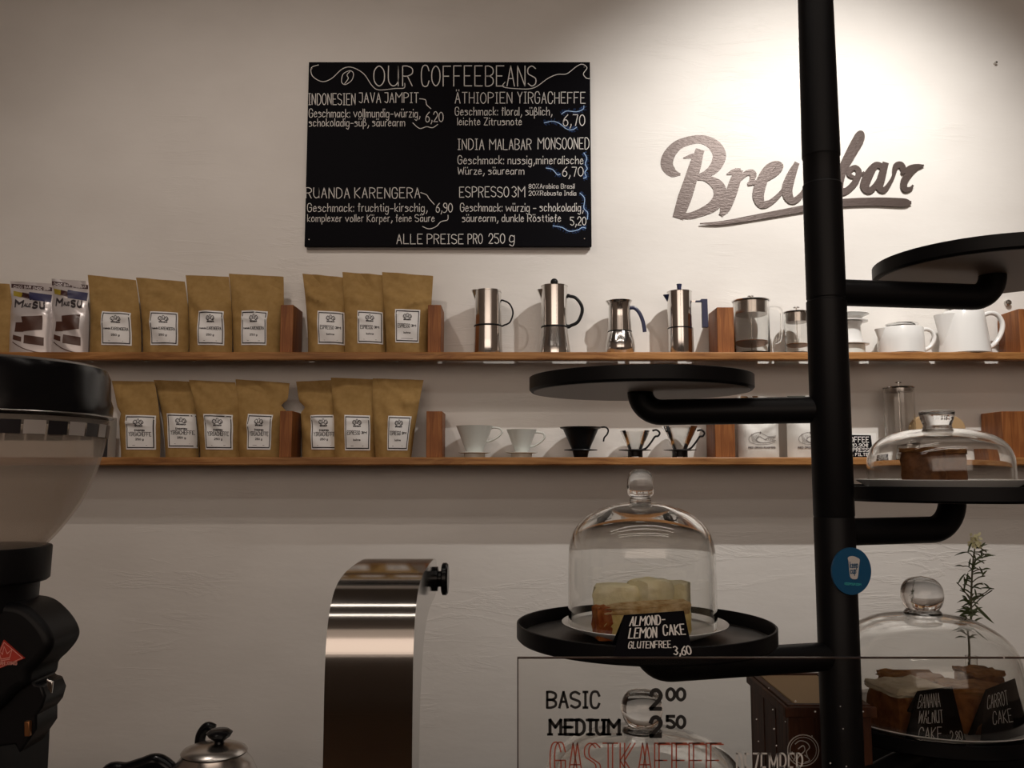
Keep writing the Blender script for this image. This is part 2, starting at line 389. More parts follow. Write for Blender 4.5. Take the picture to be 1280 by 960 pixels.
def block(px0, px1, py, z, label, y0=2.312, y1=2.415):
    a = W(px0, py, y0); b = W(px1, py, y0)
    o = MB().box(a.x, b.x, y0, y1, z, a.z).build('wooden_bookend', M['block'], bevel=.0015)
    tag(o, label, 'bookend', 'wooden bookend blocks')
block(351, 367, 381, ZU, 'wooden block bookend on upper shelf right of the four one-line-label bags')
block(535, 551.5, 381, ZU, 'wooden block bookend on upper shelf left of the plain open-topped moka pot')
block(896, 917, 384, ZU, 'wooden block bookend on upper shelf between square-handled moka pot and glass press')
block(1273, 1296, 386, ZU, 'wooden block bookend on upper shelf behind the tall white pot handle')
block(350, 365.5, 513.5, ZL, 'wooden block bookend on lower shelf right of the four two-line-label bags')
block(533, 553, 514, ZL, 'wooden block bookend on lower shelf left of the white porcelain drippers')
block(893, 918, 512, ZL, 'wooden block bookend on lower shelf between glass dripper and white crocodile bag')
block(1252, 1284, 514, ZL, 'wide dark wooden block on lower shelf behind the low wide cloche', 2.315, 2.42)

# ------------------------------------------------------------------ menu chalkboard
BY = WALL - .022
p0 = W(380.5, 308, BY); p1 = W(737.5, 77.5, BY)
bd = thing('menu_chalkboard', 'black menu chalkboard headed OUR COFFEEBEANS hanging on the white wall', 'chalkboard', ((p0.x + p1.x) / 2, WALL, p0.z))
MB().box(p0.x, p1.x, BY, BY + .012, p0.z, p1.z).build('panel', M['board'], bd, bevel=.001)
MB().box(p0.x + .004, p1.x - .003, BY + .012, WALL, p0.z - .004, p1.z - .004).build('backing', M['board_edge'], bd)
def fb(x, y, d=.0006):
    q = W(x, y, BY); q.y -= d; return q
ch = MB()
rows = [('OUR', 468, 516, 107.5, 25, 1.15), ('COFFEEBEANS', 527, 670, 107.5, 25, 1.15),
 ('INDONESIEN', 386, 444, 131, 14, .9), ('JAVA', 449, 476, 128.5, 12.5, .9), ('JAMPIT', 481, 523, 128.5, 12.5, .9),
 ('Geschmack: vollmundig-würzig,', 386.5, 525, 146.6, 10.2, .8), ('schokoladig-süß, säurearm', 386.5, 506, 157.8, 9.6, .8), ('6,20', 532, 554, 152.2, 12, .9),
 ('ÄTHIOPIEN', 569, 640, 129.2, 13.5, .9), ('YIRGACHEFFE', 647, 731.5, 129.2, 13.8, .9), ('Geschmack: floral, süßlich,', 569, 690, 144.2, 10, .8),
 ('leichte Zitrusnote', 572, 652, 156.4, 9, .8), ('6,70', 704, 731, 157, 13.5, 1.0),
 ('INDIA', 572.5, 605, 187, 13.2, .9), ('MALABAR', 612, 664, 187, 13.2, .9), ('MONSOONED', 672.5, 736.3, 186.4, 14, .9), ('Geschmack: nussig,mineralische', 572.5, 729, 205, 10, .8),
 ('Würze, säurearm', 572.5, 655, 218, 9, .8), ('6,70', 703, 729, 220.3, 11.5, .9),
 ('RUANDA', 382.5, 437, 247.6, 12.8, .9), ('KARENGERA', 443.5, 525, 247.6, 12.8, .9), ('Geschmack: fruchtig-kirschig,', 384.5, 534, 264.5, 10, .8),
 ('komplexer voller Körper, feine Säure', 384.5, 543, 277, 8.8, .75), ('6,90', 545, 565.5, 265.2, 11, .9),
 ('ESPRESSO', 574.5, 636, 246.4, 12.8, .9), ('3M', 640, 656, 246.4, 13, .9), ('80%Arabica Brasil', 661, 718, 235.6, 5.6, .65), ('20%Robusta India', 661, 720, 244.2, 5.6, .65),
 ('Geschmack: würzig - schokoladig,', 575.5, 729, 264.2, 10, .8), ('säurearm, dunkle Rösttiefe', 578, 701, 277, 9, .8), ('5,20', 713, 732.5, 281.6, 10, .85),
 ('ALLE', 496, 528, 304.8, 12, .9), ('PREISE', 534, 579, 304.8, 12, .9), ('PRO', 585, 603, 304.8, 12, .9), ('250', 611, 631, 304.4, 12, .9), ('g', 637, 643, 302.5, 13, .9)]
for a, b_, nm in ((0, 2, 'heading'), (2, 8, 'coffee_entry'), (8, 13, 'coffee_entry'), (13, 19, 'coffee_entry'), (19, 24, 'coffee_entry'), (24, 31, 'coffee_entry'), (31, 36, 'footer_line')):
    ch = MB()
    for i in range(a, b_):
        t_, x0, x1, bs, h, w = rows[i]; text(ch, t_, x0, x1, bs, h, w, fb, jit=.25, seed=i)
    ch.build(nm, M['chalk'], bd)
ch = MB()
z8 = lambda pts: cat([(370 + x * .2969, 70 + y * .2969) for x, y in pts], 6)
for pts in ([(95, 38), (65, 50), (70, 85), (110, 108), (150, 95), (195, 55), (235, 48), (285, 75), (320, 125), (350, 143), (420, 137), (455, 135), (458, 115)],
            [(880, 110), (872, 130), (930, 138), (1000, 135), (1060, 95), (1100, 78), (1140, 75), (1180, 45), (1205, 35), (1225, 50), (1210, 75), (1222, 93), (1236, 96)],
            [(192, 100), (200, 75), (228, 62), (242, 75), (235, 102), (210, 120), (195, 115), (192, 100)], [(228, 65), (215, 80), (220, 95), (205, 117)],
            [(520, 180), (545, 185), (550, 205), (568, 222)], [(492, 282), (520, 305), (550, 298), (575, 302), (597, 288)],
            [(525, 575), (550, 585), (560, 600), (582, 625)], [(533, 718), (560, 728), (590, 718), (610, 698), (638, 690), (640, 670)]):
    ch.ribbon(z8(pts), .85, fb)
ch.build('chalk_flourish', M['chalk'], bd)
bl = MB(); hr = MB(); rnd = random.Random(5)
for pts in ([(1118, 245), (1140, 232), (1180, 235), (1208, 225), (1212, 210)], [(1045, 282), (1080, 275), (1110, 285), (1140, 308), (1165, 310), (1182, 300)],
            [(1212, 408), (1224, 430), (1218, 455), (1226, 475), (1216, 490), (1222, 510), (1210, 515)], [(1053, 472), (1080, 478), (1100, 500), (1113, 497)],
            [(1195, 577), (1215, 600), (1212, 640), (1228, 660), (1226, 688)], [(1082, 715), (1120, 722), (1150, 738), (1185, 733), (1205, 722), (1220, 725)]):
    q = z8(pts); bl.ribbon(q, .95, fb)
    for k in range(0, len(q) - 1, 1):
        for sgn in (-1, 1):
            if rnd.random() < .75:
                d = Vector((q[k + 1][0] - q[k][0], q[k + 1][1] - q[k][1])); n = Vector((-d.y, d.x)).normalized() * sgn * rnd.uniform(1.5, 4)
                hr.ribbon([q[k], (q[k][0] + n.x + d.x * .4, q[k][1] + n.y + d.y * .4)], .3, lambda x, y: fb(x, y, .0005))
bl.build('blue_squiggle', M['chalk_blue'], bd); hr.build('blue_hatching', M['blue_haze'], bd)
for x, y in ((390, 86), (730, 84), (386.5, 299.5), (730.5, 298.5)):
    q = W(x, y, BY); mb = MB(); mb.lathe((0, 0, 0), [(0, .002), (.0016, .002), (.0024, .001), (.0026, 0)], 12)
    mb.v = [Vector((q.x + v.x, q.y - v.z, q.z + v.y)) for v in mb.v]; mb.build('screw', M['steel'], bd)

# ------------------------------------------------------------------ wall lettering, hooks
CN = [0]
def fw(d):
    def f(x, y):
        CN[0] += 1; return W(820 + x * .27344, 150 + y * .27344, WALL - d - CN[0] * 2e-6)
    return f
L = MB()
ST_ = [[(108, 248, 10), (75, 240, 38), (50, 205, 50), (60, 160, 48), (100, 115, 40), (160, 92, 34), (215, 90, 36), (265, 115, 48), (290, 160, 54), (272, 212, 46), (228, 248, 30), (172, 262, 12)],
 [(128, 173, 6), (160, 166, 18), (195, 165, 34)], [(198, 148, 36), (180, 205, 48), (158, 275, 52), (130, 360, 56), (106, 432, 46)],
 [(165, 272, 10), (225, 266, 24), (283, 300, 48), (292, 350, 52), (258, 395, 44), (200, 424, 32), (150, 438, 26), (90, 434, 18)],
 [(326, 247, 6), (352, 238, 22), (375, 237, 30)], [(376, 238, 34), (360, 285, 44), (340, 345, 46), (318, 400, 42), (300, 430, 18)],
 [(352, 325, 8), (380, 275, 16), (412, 244, 22), (440, 240, 24), (444, 258, 26), (432, 288, 10)],
 [(425, 292, 14), (490, 274, 22), (545, 240, 28), (568, 212, 26), (548, 200, 24), (512, 225, 36), (482, 285, 46), (468, 345, 46), (484, 384, 34), (520, 378, 24), (565, 340, 18), (592, 300, 12)],
 [(642, 202, 22), (618, 255, 38), (600, 315, 44), (610, 358, 36), (638, 366, 26), (680, 320, 20), (718, 230, 26)], [(718, 210, 26), (698, 290, 38), (708, 350, 34), (745, 345, 22), (785, 270, 20), (800, 215, 22)],
 [(800, 300, 12), (850, 210, 22), (895, 120, 24), (925, 66, 22), (942, 62, 18), (938, 95, 22), (900, 160, 22), (862, 220, 28), (838, 285, 36), (840, 325, 34), (872, 322, 26), (910, 285, 26), (928, 240, 24), (912, 218, 22), (888, 228, 22), (884, 250, 18), (915, 262, 12), (950, 240, 10)],
 [(1040, 215, 24), (1005, 206, 26), (972, 250, 38), (955, 300, 38), (978, 322, 26), (1012, 285, 20), (1045, 215, 18)], [(1048, 203, 26), (1030, 265, 34), (1022, 305, 32), (1045, 318, 22), (1078, 272, 14), (1096, 225, 14)],
 [(1085, 250, 8), (1096, 212, 24), (1118, 204, 26), (1130, 222, 24), (1126, 240, 14)], [(1126, 240, 14), (1165, 218, 22), (1200, 212, 20), (1222, 208, 8)],
 [(1205, 212, 10), (1165, 238, 24), (1135, 280, 30), (1138, 315, 24), (1162, 314, 16), (1174, 300, 8)],
 [(203, 474, 6), (300, 470, 16), (450, 445, 22), (600, 418, 26), (700, 401, 28), (850, 379, 32), (1000, 373, 34), (1120, 377, 36), (1150, 378, 28), (1162, 378, 14)]]
for i, st in enumerate(ST_):
    q = cat(st, 7); L.ribbon([(a[0], a[1]) for a in q], [a[2] * 1.12 for a in q], fw(.0008 + .00025 * i))
tag(L.build('wall_lettering', M['bronze'], smooth=False), 'bronze brown painted shop-name script with an underline on the white wall', 'sign')
def hook(x, y, label, r=.009):
    q = W(x, y, WALL); mb = MB(); mb.lathe((0, 0, 0), [(0, .012), (r * .8, .012), (r, .010), (r, 0)], 18); mb.lathe((0, 0, 0), [(0, .0135), (r * .4, .0132), (r * .45, .011)], 12)
    mb.v = [Vector((q.x + v.x, q.y - v.z, q.z + v.y)) for v in mb.v]
    tag(mb.build('wall_peg', M['satin']), label, 'peg')
hook(1258.5, 379, 'round metal peg in the wall above the tall white pot handle', .0085)
hook(1243, 80, 'tiny screw in the bare wall right of the painted script', .0035)

# ------------------------------------------------------------------ kraft coffee bags
def bag_surface(w_b, w_t, h, slope, thick, seed, pinch=(), yaw=0, sway=0.0):
    rnd = random.Random(seed)
    wr = [(rnd.uniform(2, 7), rnd.uniform(3, 11), rnd.uniform(0, 6.28), rnd.uniform(.0006, .0017)) for _ in range(6)]
    cr = [(rnd.uniform(-.8, .8), rnd.uniform(.42, .85), rnd.uniform(-.9, .9), rnd.uniform(.003, .0065), rnd.uniform(.025, .06)) for _ in range(5)]
    cy, sy = math.cos(yaw), math.sin(yaw)
    def g(v):
        if v < .28: return .86 + .14 * math.sin(v / .28 * PI / 2)
        if v > .9: return .045
        t = (v - .28) / .62; return .045 + .955 * (math.cos(t * PI) * .5 + .5) ** .85
    def P(u, v, side, off=0):
        w = w_b + (w_t - w_b) * v; x = u * w / 2 + sway * v * v
        for pv, pu, amt, wid in pinch:
            if u * pu > 0: x -= amt * pu * abs(u) ** 2 * math.exp(-((v - pv) / wid) ** 2)
        e = max(0.0, 1 - abs(u) ** 2.6) ** .62
        t = thick / 2 * g(v) * e
        n = 0
        if v > .02:
            for a, b, c, d in wr: n += d * math.sin(a * u + b * v * 2 + c)
            for cu, cv, sl, am, wd_ in cr:
                dd = (v - cv) - sl * (u - cu) * .25; n += am * math.exp(-(dd / wd_) ** 2) * math.exp(-((u - cu) / .7) ** 2)
        n *= e ** .5 * (0.35 + .65 * min(1, v * 3))
        y = -(t + n * (1 if side > 0 else .5)) * (1 if side > 0 else -.55) - off * (1 if side > 0 else -1)
        if side <= 0: y = t * .55 + n * .2
        y += -.010 * v * v * 0
        z = v * (h + slope * u / 2)
        return Vector((x * cy - y * sy, x * sy + y * cy, z))
    return P
def emblem(ink, q, cx, cy, s):
    # bean flower mark with leaves and a line of type underneath
    for dx, rot in ((0, 0), (-.62, .5), (.62, -.5)):
        pts = []
        for i in range(13):
            a = 2 * PI * i / 12; x = .30 * math.cos(a); y = .42 * math.sin(a)
            pts.append((cx + s * (dx + x * math.cos(rot) - y * math.sin(rot)), cy + s * ((.14 if dx == 0 else -.05) + x * math.sin(rot) + y * math.cos(rot))))
        ink.ribbon(pts, s * .12, q); ink.ribbon([(cx + s * (dx - .08), cy + s * .3), (cx + s * (dx + .08), cy - s * .25)], s * .10, q)
    for sg in (-1, 1): ink.ribbon(cat([(cx + sg * s * 1.0, cy + s * .15), (cx + sg * s * 1.1, cy - s * .25), (cx + sg * s * .55, cy - s * .55)], 4), s * .13, q)
def kraft_bag(x0, x1, yt0, yt1, lab, kind, label, row, seed, yc=2.362, xb=None, pinch=(), yaw=0, thick=.068, group='kraft coffee bags on the shelves'):
    z = ZU if row == 'U' else ZL; yb = 438 if row == 'U' else 571
    xb = xb or (x0 + 2, x1 - 2); yf = yc - thick * .3
    a = W(x0, yt0, yc); b = W(x1, yt1, yc); c0 = W(xb[0], yb, yf); c1 = W(xb[1], yb, yf)
    cx = (c0.x + c1.x) / 2; ctop = (a.x + b.x) / 2; h = (a.z + b.z) / 2 - z; slope = b.z - a.z
    P = bag_surface((c1.x - c0.x), (b.x - a.x), h, slope, thick, seed, pinch, yaw, ctop - cx)
    base = Vector((cx, yc, z)); t = thing('coffee_bag', label, 'coffee bag', base, group)
    nu, nv = 22, 30; mb = MB(); vs = []; fs = []
    for side in (1, -1):
        for j in range(nv + 1):
            for i in range(nu + 1): vs.append(base + P(-1 + 2 * i / nu, j / nv, side))
    R = nu + 1; B = R * (nv + 1)
    for j in range(nv):
        for i in range(nu):
            k = j * R + i; fs.append((k, k + 1, k + R + 1, k + R)); fs.append((B + k + 1, B + k, B + k + R, B + k + R + 1))
        fs.append((j * R, j * R + R, B + j * R + R, B + j * R)); fs.append((j * R + nu, B + j * R + nu, B + j * R + R + nu, j * R + R + nu))
    for i in range(nu):
        fs.append((i + 1, i, B + i, B + i + 1)); k = nv * R + i; fs.append((k, k + 1, B + k + 1, B + k))
    mb.add(vs, fs); mb.build('pouch', M['kraft'], t, angle=60)
    if not lab: return t
    lx0, lx1, ly0, ly1 = lab
    def uv(px, py):
        q = W(px, py, yf); v = (q.z - z) / h; w = (c1.x - c0.x) + ((b.x - a.x) - (c1.x - c0.x)) * v
        return ((q.x - cx - (ctop - cx) * v * v) / (w / 2), v)
    ua, va = uv(lx0, ly1); ub, vb = uv(lx1, ly0)
    def q(x, y, off=.0024): return base + P(min(.98, ua + (ub - ua) * x), va + (vb - va) * y, 1, off)
    lb = MB(); n = 20; vs = [q(i / n, j / n, .0018) for j in range(n + 1) for i in range(n + 1)]
    lb.add(vs, [(j * (n + 1) + i, j * (n + 1) + i + 1, (j + 1) * (n + 1) + i + 1, (j + 1) * (n + 1) + i) for j in range(n) for i in range(n)])
    lo = lb.build('label', M['paper'], t)
    ink = MB(); m = .055; br = []
    for A, Bq in (((m, m), (1 - m, m)), ((1 - m, m), (1 - m, 1 - m)), ((1 - m, 1 - m), (m, 1 - m)), ((m, 1 - m), (m, m))):
        br += [(A[0] + (Bq[0] - A[0]) * k / 8, A[1] + (Bq[1] - A[1]) * k / 8) for k in range(8)]
    ink.ribbon(br + [br[0]], .032, q)
    emblem(ink, q, .5, .80, .15)
    text(ink, 'BREWBAR', .36, .64, .665, .035, .014, q, sgn=1)
    if kind == 'K': text(ink, 'ruanda', .10, .33, .46, .05, .016, q, sgn=1); text(ink, 'KARENGERA', .37, .90, .445, .085, .016, q, sgn=1)
    elif kind == 'Y': text(ink, 'ÄTHIOPIEN', .32, .68, .53, .04, .016, q, sgn=1); text(ink, 'YIRGACHEFFE', .12, .88, .39, .11, .017, q, sgn=1)
    else: text(ink, 'ESPRESSO', .12, .62, .44, .11, .017, q, sgn=1); text(ink, '3M', .68, .86, .47, .06, .02, q, sgn=1)
    text(ink, '250 g' if kind != 'E' else 'bohne', .36, .64, .27, .05, .014, q, sgn=1)
    ink.ribbon([(.25, .12), (.75, .12)], .010, q)
    ink.build('print', M['ink'], lo); return t
kraft_bag(-52, 12, 353, 355, None, 'K', 'kraft bag cut off by left edge, beside the chocolate pouches', 'U', 1)
kraft_bag(110.5, 169.5, 344, 350, (128.5, 163, 390, 432), 'K', 'kraft bag with one-line label right beside the chocolate pouches on upper shelf', 'U', 2, yaw=.05, xb=(108, 172))
kraft_bag(170, 231, 347, 352, (190, 222.5, 390, 432), 'K', 'kraft bag with one-line label second from the chocolate pouches, upper shelf', 'U', 3, yc=2.368, xb=(175, 232))
kraft_bag(232, 286, 344, 346, (249, 280, 389, 432), 'K', 'kraft bag with one-line label third from the chocolate pouches, upper shelf', 'U', 4, yc=2.360, xb=(233, 287))
kraft_bag(286, 354.5, 342, 346, (303, 335, 389, 432), 'K', 'kraft bag with one-line label leaning against the wooden block, upper shelf', 'U', 5, yc=2.366, xb=(289, 350))
kraft_bag(378, 430, 342, 347, (398.5, 430, 389, 431), 'E', 'kraft espresso bag just right of the wooden block on upper shelf, partly covered', 'U', 6, yc=2.381, xb=(383, 432))
kraft_bag(428, 479, 340, 344, (448, 478, 389, 430), 'E', 'kraft espresso bag in the middle of three on the upper shelf', 'U', 7, yc=2.368, xb=(429, 481))
kraft_bag(477.5, 541.5, 340, 345, (495, 525.6, 387, 429), 'E', 'kraft espresso bag rightmost of three on upper shelf, beside wooden block', 'U', 8, yc=2.356, xb=(482, 534))
kraft_bag(139.5, 193, 476, 477, (160, 193, 519, 562), 'Y', 'creased kraft bag with two-line label beside the black box on lower shelf', 'L', 9, xb=(147, 196), pinch=((.56, -1, .008, .06),))
kraft_bag(192, 238, 475, 477, (212, 245, 517, 560), 'Y', 'kraft bag with two-line label second from the black box, tilted label, lower shelf', 'L', 10, yc=2.381, xb=(203, 245))
kraft_bag(236, 294, 475, 478, (258.5, 290.5, 518, 562), 'Y', 'kraft bag with two-line label third from the black box on lower shelf', 'L', 11, yc=2.360, xb=(247, 296))
kraft_bag(294.5, 362, 474, 479, (310.5, 342, 518, 562), 'Y', 'wide kraft bag with two-line label beside the wooden block, crumpled right shoulder, lower shelf', 'L', 12, yc=2.364, xb=(296, 350), pinch=((.70, 1, .016, .05),))
kraft_bag(370, 415, 477, 475, (390.5, 420, 519, 562), 'Y', 'kraft bag with two-line label pinched at its left shoulder, right of wooden block, lower shelf', 'L', 13, yc=2.383, xb=(375, 421), pinch=((.66, -1, .014, .05),))
kraft_bag(413.5, 467, 472, 474, (432, 462.5, 519, 563), 'E', 'kraft espresso bag in the middle of three on lower shelf', 'L', 14, yc=2.368, xb=(416, 468))
kraft_bag(466, 529.5, 473, 475, (485, 514.5, 520, 563), 'E', 'kraft espresso bag rightmost on lower shelf, near the wooden block', 'L', 15, yc=2.356, xb=(468, 513))

# ------------------------------------------------------------------ chocolate pouches
def pouch(x0, x1, yt, label, seed, yc=2.36):
    z = ZU; a = W(x0, yt, yc); b = W(x1, yt, yc); c0 = W(x0 - 2, 438, yc); c1 = W(x1 - 1, 438, yc); h = a.z - z
    P = bag_surface(c1.x - c0.x, b.x - a.x, h, -.006, .045, seed, ((.72, -1, .004, .1), (.7, 1, .004, .1)), .04, (a.x + b.x - c0.x - c1.x) / 2)
    base = Vector(((c0.x + c1.x) / 2, yc, z)); t = thing('chocolate_pouch', label, 'snack pouch', base, 'chocolate pouches on the upper shelf')
    nu, nv = 18, 26; mb = MB(); vs = []; fs = []; R = nu + 1; B = R * (nv + 1)
    for side in (1, -1):
        for j in range(nv + 1):
            for i in range(nu + 1): vs.append(base + P(-1 + 2 * i / nu, j / nv, side))
    for j in range(nv):
        for i in range(nu):
            k = j * R + i; fs.append((k, k + 1, k + R + 1, k + R)); fs.append((B + k + 1, B + k, B + k + R, B + k + R + 1))
        fs.append((j * R, j * R + R, B + j * R + R, B + j * R)); fs.append((j * R + nu, B + j * R + nu, B + j * R + R + nu, j * R + R + nu))
    for i in range(nu): fs.append((i + 1, i, B + i, B + i + 1)); k = nv * R + i; fs.append((k, k + 1, B + k + 1, B + k))
    mb.add(vs, fs); mb.build('wrapper', M['foil'], t, angle=60)
    q = lambda x, y, off=.0012: base + P(-.95 + 1.9 * x, y, 1, off)
    def patch(mb, x0, x1, y0, y1, sl=0, off=.0008, n=8):
        vs = [q(x0 + (x1 - x0) * i / n, y0 + (y1 - y0) * j / n + sl * (i / n - .5), off) for j in range(n + 1) for i in range(n + 1)]
        mb.add(vs, [(j * (n + 1) + i, j * (n + 1) + i + 1, (j + 1) * (n + 1) + i + 1, (j + 1) * (n + 1) + i) for j in range(n) for i in range(n)])
    m = MB(); patch(m, .0, 1, .90, .955, -.02); patch(m, .27, .46, .775, .845, -.02); bn = m.build('banner', M['maroon'], t)
    m = MB(); text(m, 'CHOC BAR', .06, .5, .912, .03, .012, q, sgn=1, skew=-.02); text(m, 'CHOC BAR', .55, .95, .905, .03, .012, q, sgn=1); m.build('banner_print', M['foil'], bn)
    m = MB(); patch(m, .05, .27, .79, .86, -.02); m.build('yellow_patch', M['yellow'], t)
    m = MB(); patch(m, .46, 1, .74, .85, -.02); m.build('blue_patch', M['violet'], t)
    m = MB(); text(m, 'M', .14, .32, .645, .085, .035, q, sgn=1); text(m, 'AUI', .36, .52, .65, .045, .018, q, sgn=1); text(m, 'SU', .58, .86, .635, .085, .032, q, sgn=1, gap=2.6); m.build('name_print', M['ink'], t)
    m = MB(); patch(m, .36, .84, .32, .52, .03); patch(m, .18, .40, .30, .43, 0, .0011); patch(m, .15, .36, .18, .245, -.03); patch(m, .42, .88, .13, .245, -.03)
    m.ribbon(cat([(.15, .16), (.4, .08), (.7, .03), (.95, .02)], 5), .012, q); m.build('chocolate_print', M['choc'], t)
    m = MB(); 
    for k in range(3): m.ribbon([(.38, .36 + .05 * k), (.82, .385 + .05 * k)], .006, lambda x, y: q(x, y, .0016))
    m.build('chocolate_groove', M['maroon'], t)
pouch(13.5, 66, 353, 'silver and brown chocolate pouch next to the cut-off kraft bag', 31)
pouch(65, 111, 350, 'silver and brown chocolate pouch next to the first labelled kraft bag', 32, 2.366)

# ------------------------------------------------------------------ black box at the lower shelf's left end
a = W(119, 521, 2.33); b = W(136, 521, 2.33)
t = thing('carton', 'narrow box with black front and pale side behind the grinder hopper', 'box', (b.x, 2.33, ZL))
MB().box(a.x, b.x, 2.331, 2.38, ZL, a.z).build('side_panel', M['white_pack'], t, bevel=.001)
MB().box(a.x, b.x, 2.3295, 2.331, ZL + .001, a.z - .001).build('front_panel', M['checker_dark'], t)

# ------------------------------------------------------------------ moka pots
IY = 2.362
def PX(px, py, Y=IY): return W(px, py, Y)
def SC(Y=IY): return Y / F
def zz(py, Y=IY): return W(640, py, Y).z
def beak(mb, c, R, z0, z1, ln, a0, ang=PI, p=1.3, n=8, m=10, down=0):
    vs = []; fs = []
    for k in range(n + 1):
        t = k / n; z = z0 + (z1 - z0) * t; e = ln * t ** p; am = a0 * (.25 + .75 * t); r = R(z) if callable(R) else R
        for i in range(m + 1):
            s = -1 + 2 * i / m; a = ang + am * s; ee = e * max(0, math.cos(s * PI / 2)) ** 1.1
            vs.append((c[0] + (r - .0012 + ee) * math.cos(a), c[1] + (r - .0012 + ee) * math.sin(a), z + down * ee))
    for k in range(n):
        for i in range(m): q = k * (m + 1) + i; fs.append((q, q + m + 1, q + m + 2, q + 1))
    vs.append((c[0] + (r - .002) * math.cos(ang), c[1], z1)); last = n * (m + 1)
    fs += [(last + i, last + i + 1, len(vs) - 1) for i in range(m)]
    mb.add(vs, fs)
s1 = SC()
# pot 1: plain two-part pot with thin ring handle
def base_at(px, Y=IY, z=None): return Vector((W(px, 438, Y).x, Y, ZU if z is None else z))
GRP = 'moka pots on the upper shelf'
def H(py, z, Y=IY): return zz(py, Y) - z
c = base_at(610); t = thing('moka_pot', 'steel moka pot with thin black ring handle and open slanted top, nearest the wooden block', 'moka pot', c, GRP)
r = 17.3 * s1; hs = H(408.6, ZU); ht = H(363.5, ZU)
MB().lathe(c, [(0, 0), (r * 1.04, 0), (r * 1.06, .002), (r * 1.02, hs * .5), (r, hs - .001)], 48).build('boiler', M['steel'], t)
MB().lathe(c, [(r * 1.0, hs - .001), (r * 1.03, hs), (r * 1.03, hs + .003), (r * 1.0, hs + .004)], 48).build('gasket', M['black'], t)
mb = MB(); mb.lathe(c, [(r * .99, hs + .004), (r * .98, hs + .02), (r * .96, ht), (r * .93, ht), (r * .93, ht - .02), (0, ht - .022)], 48); mb.build('jug', M['steel'], t); mb = MB(); beak(mb, c, r * .965, c.z + ht - .035, c.z + ht + .001, .011, .5); mb.build('spout', M['steel'], t)
mb = MB(); mb.lathe(c + Vector((0, 0, 0)), [(0, ht + .002), (r * .9, ht + .001), (r * .98, ht), (r * .98, ht - .001)], 40)
for i, v in enumerate(mb.v): v.z -= (v.x - c.x + r) * .07
mb.build('lid', M['satin'], t)
MB().box(c.x + r * .95, c.x + r + .012, c.y - .005, c.y + .005, ht - .008, ht - .003).build('hinge', M['steel'], t, bevel=.001)
hc = c + Vector((r * .92, 0, 0)); pts = [hc + Vector((.0, 0, zz(378) - ZU)), hc + Vector((.012, 0, zz(376.5) - ZU)), hc + Vector((.026, 0, zz(381) - ZU)), hc + Vector((.0335, 0, zz(391) - ZU)), hc + Vector((.026, 0, zz(402) - ZU)), hc + Vector((.012, 0, zz(406) - ZU)), hc + Vector((0, 0, zz(405) - ZU))]
MB().tube(cat(pts, 6), .0023, 12).build('handle', M['black'], t)
# pot 2: flared boiler, ball knob, thick ring handle
c = base_at(693.2); t = thing('moka_pot', 'steel moka pot with black ball knob, flared boiler and thick ring handle', 'moka pot', c, GRP)
r = 16.7 * s1; hs = H(410, ZU); ht = H(358.5, ZU)
MB().lathe(c, [(0, 0), (r * 1.24, 0), (r * 1.25, .002), (r * 1.17, hs * .3), (r * 1.06, hs * .65), (r, hs - .001)], 48).build('boiler', M['steel'], t)
MB().lathe(c, [(r, hs - .001), (r * 1.02, hs), (r * 1.02, hs + .003), (r, hs + .004)], 48).build('gasket', M['black'], t)
mb = MB(); mb.lathe(c, [(r * .99, hs + .004), (r, ht)], 48); mb.build('jug', M['steel'], t); mb = MB(); beak(mb, c, r, c.z + ht - .045, c.z + ht - .008, .013, .42); mb.build('spout', M['steel'], t)
MB().lathe(c, [(r * 1.02, ht), (r * 1.03, ht + .002), (r * .7, ht + .005), (0, ht + .007)], 48).build('lid', M['steel'], t)
MB().ball(c + Vector((0, 0, H(352.8, ZU))), 4.9 * s1, 20).build('knob', M['black'], t)
MB().box(c.x + r * .98, c.x + r + .010, c.y - .005, c.y + .005, ht - .006, ht - .001).build('hinge', M['steel'], t, bevel=.001)
hc = c + Vector((r * .95, 0, 0)); pts = [hc + Vector((x * s1, 0, H(y, ZU))) for x, y in ((0, 372.5), (5, 370.5), (12, 373), (18.5, 382), (19, 391), (14, 402), (6, 406.5), (0, 406))]
MB().tube(cat(pts, 6), .0046, 12, flat=.8).build('handle', M['black'], t)
# pot 3: round bulbous boiler, strap handle
c = base_at(775); t = thing('moka_pot', 'small steel moka pot with round bulging boiler and drooping black strap handle', 'moka pot', c, GRP)
r = 15 * s1; hs = H(415.5, ZU); ht = H(376.5, ZU)
MB().lathe(c, [(0, 0), (r * 1.10, 0), (r * 1.16, .003), (r * 1.25, .013), (r * 1.27, .022), (r * 1.2, .036), (r * 1.05, hs - .004), (r, hs)], 48).build('boiler', M['steel'], t)
MB().lathe(c, [(r, hs), (r * 1.02, hs + .0005), (r * 1.02, hs + .0022), (r, hs + .003)], 48).build('gasket', M['black'], t)
mb = MB(); mb.lathe(c, [(r, hs + .003), (r * .93, hs + .04), (r * .92, ht - .008), (r * 1.08, ht), (r * 1.03, ht), (r * .88, ht - .008), (0, ht - .012)], 48); mb.build('jug', M['steel'], t); mb = MB(); beak(mb, c, r * 1.0, c.z + ht - .012, c.z + ht + .0005, .007, .4); mb.build('spout', M['steel'], t)
MB().box(c.x + r * .9, c.x + r + .011, c.y - .004, c.y + .004, ht - .004, ht + .003).build('hinge', M['steel'], t, bevel=.001)
pts = [c + Vector((x * s1, 0, H(y, ZU))) for x, y in ((13, 385), (19, 385), (25, 391), (29.5, 402), (31.5, 415))]
MB().tube(cat(pts, 6), .0052, 10, flat=.7).build('handle', M['navy'], t)
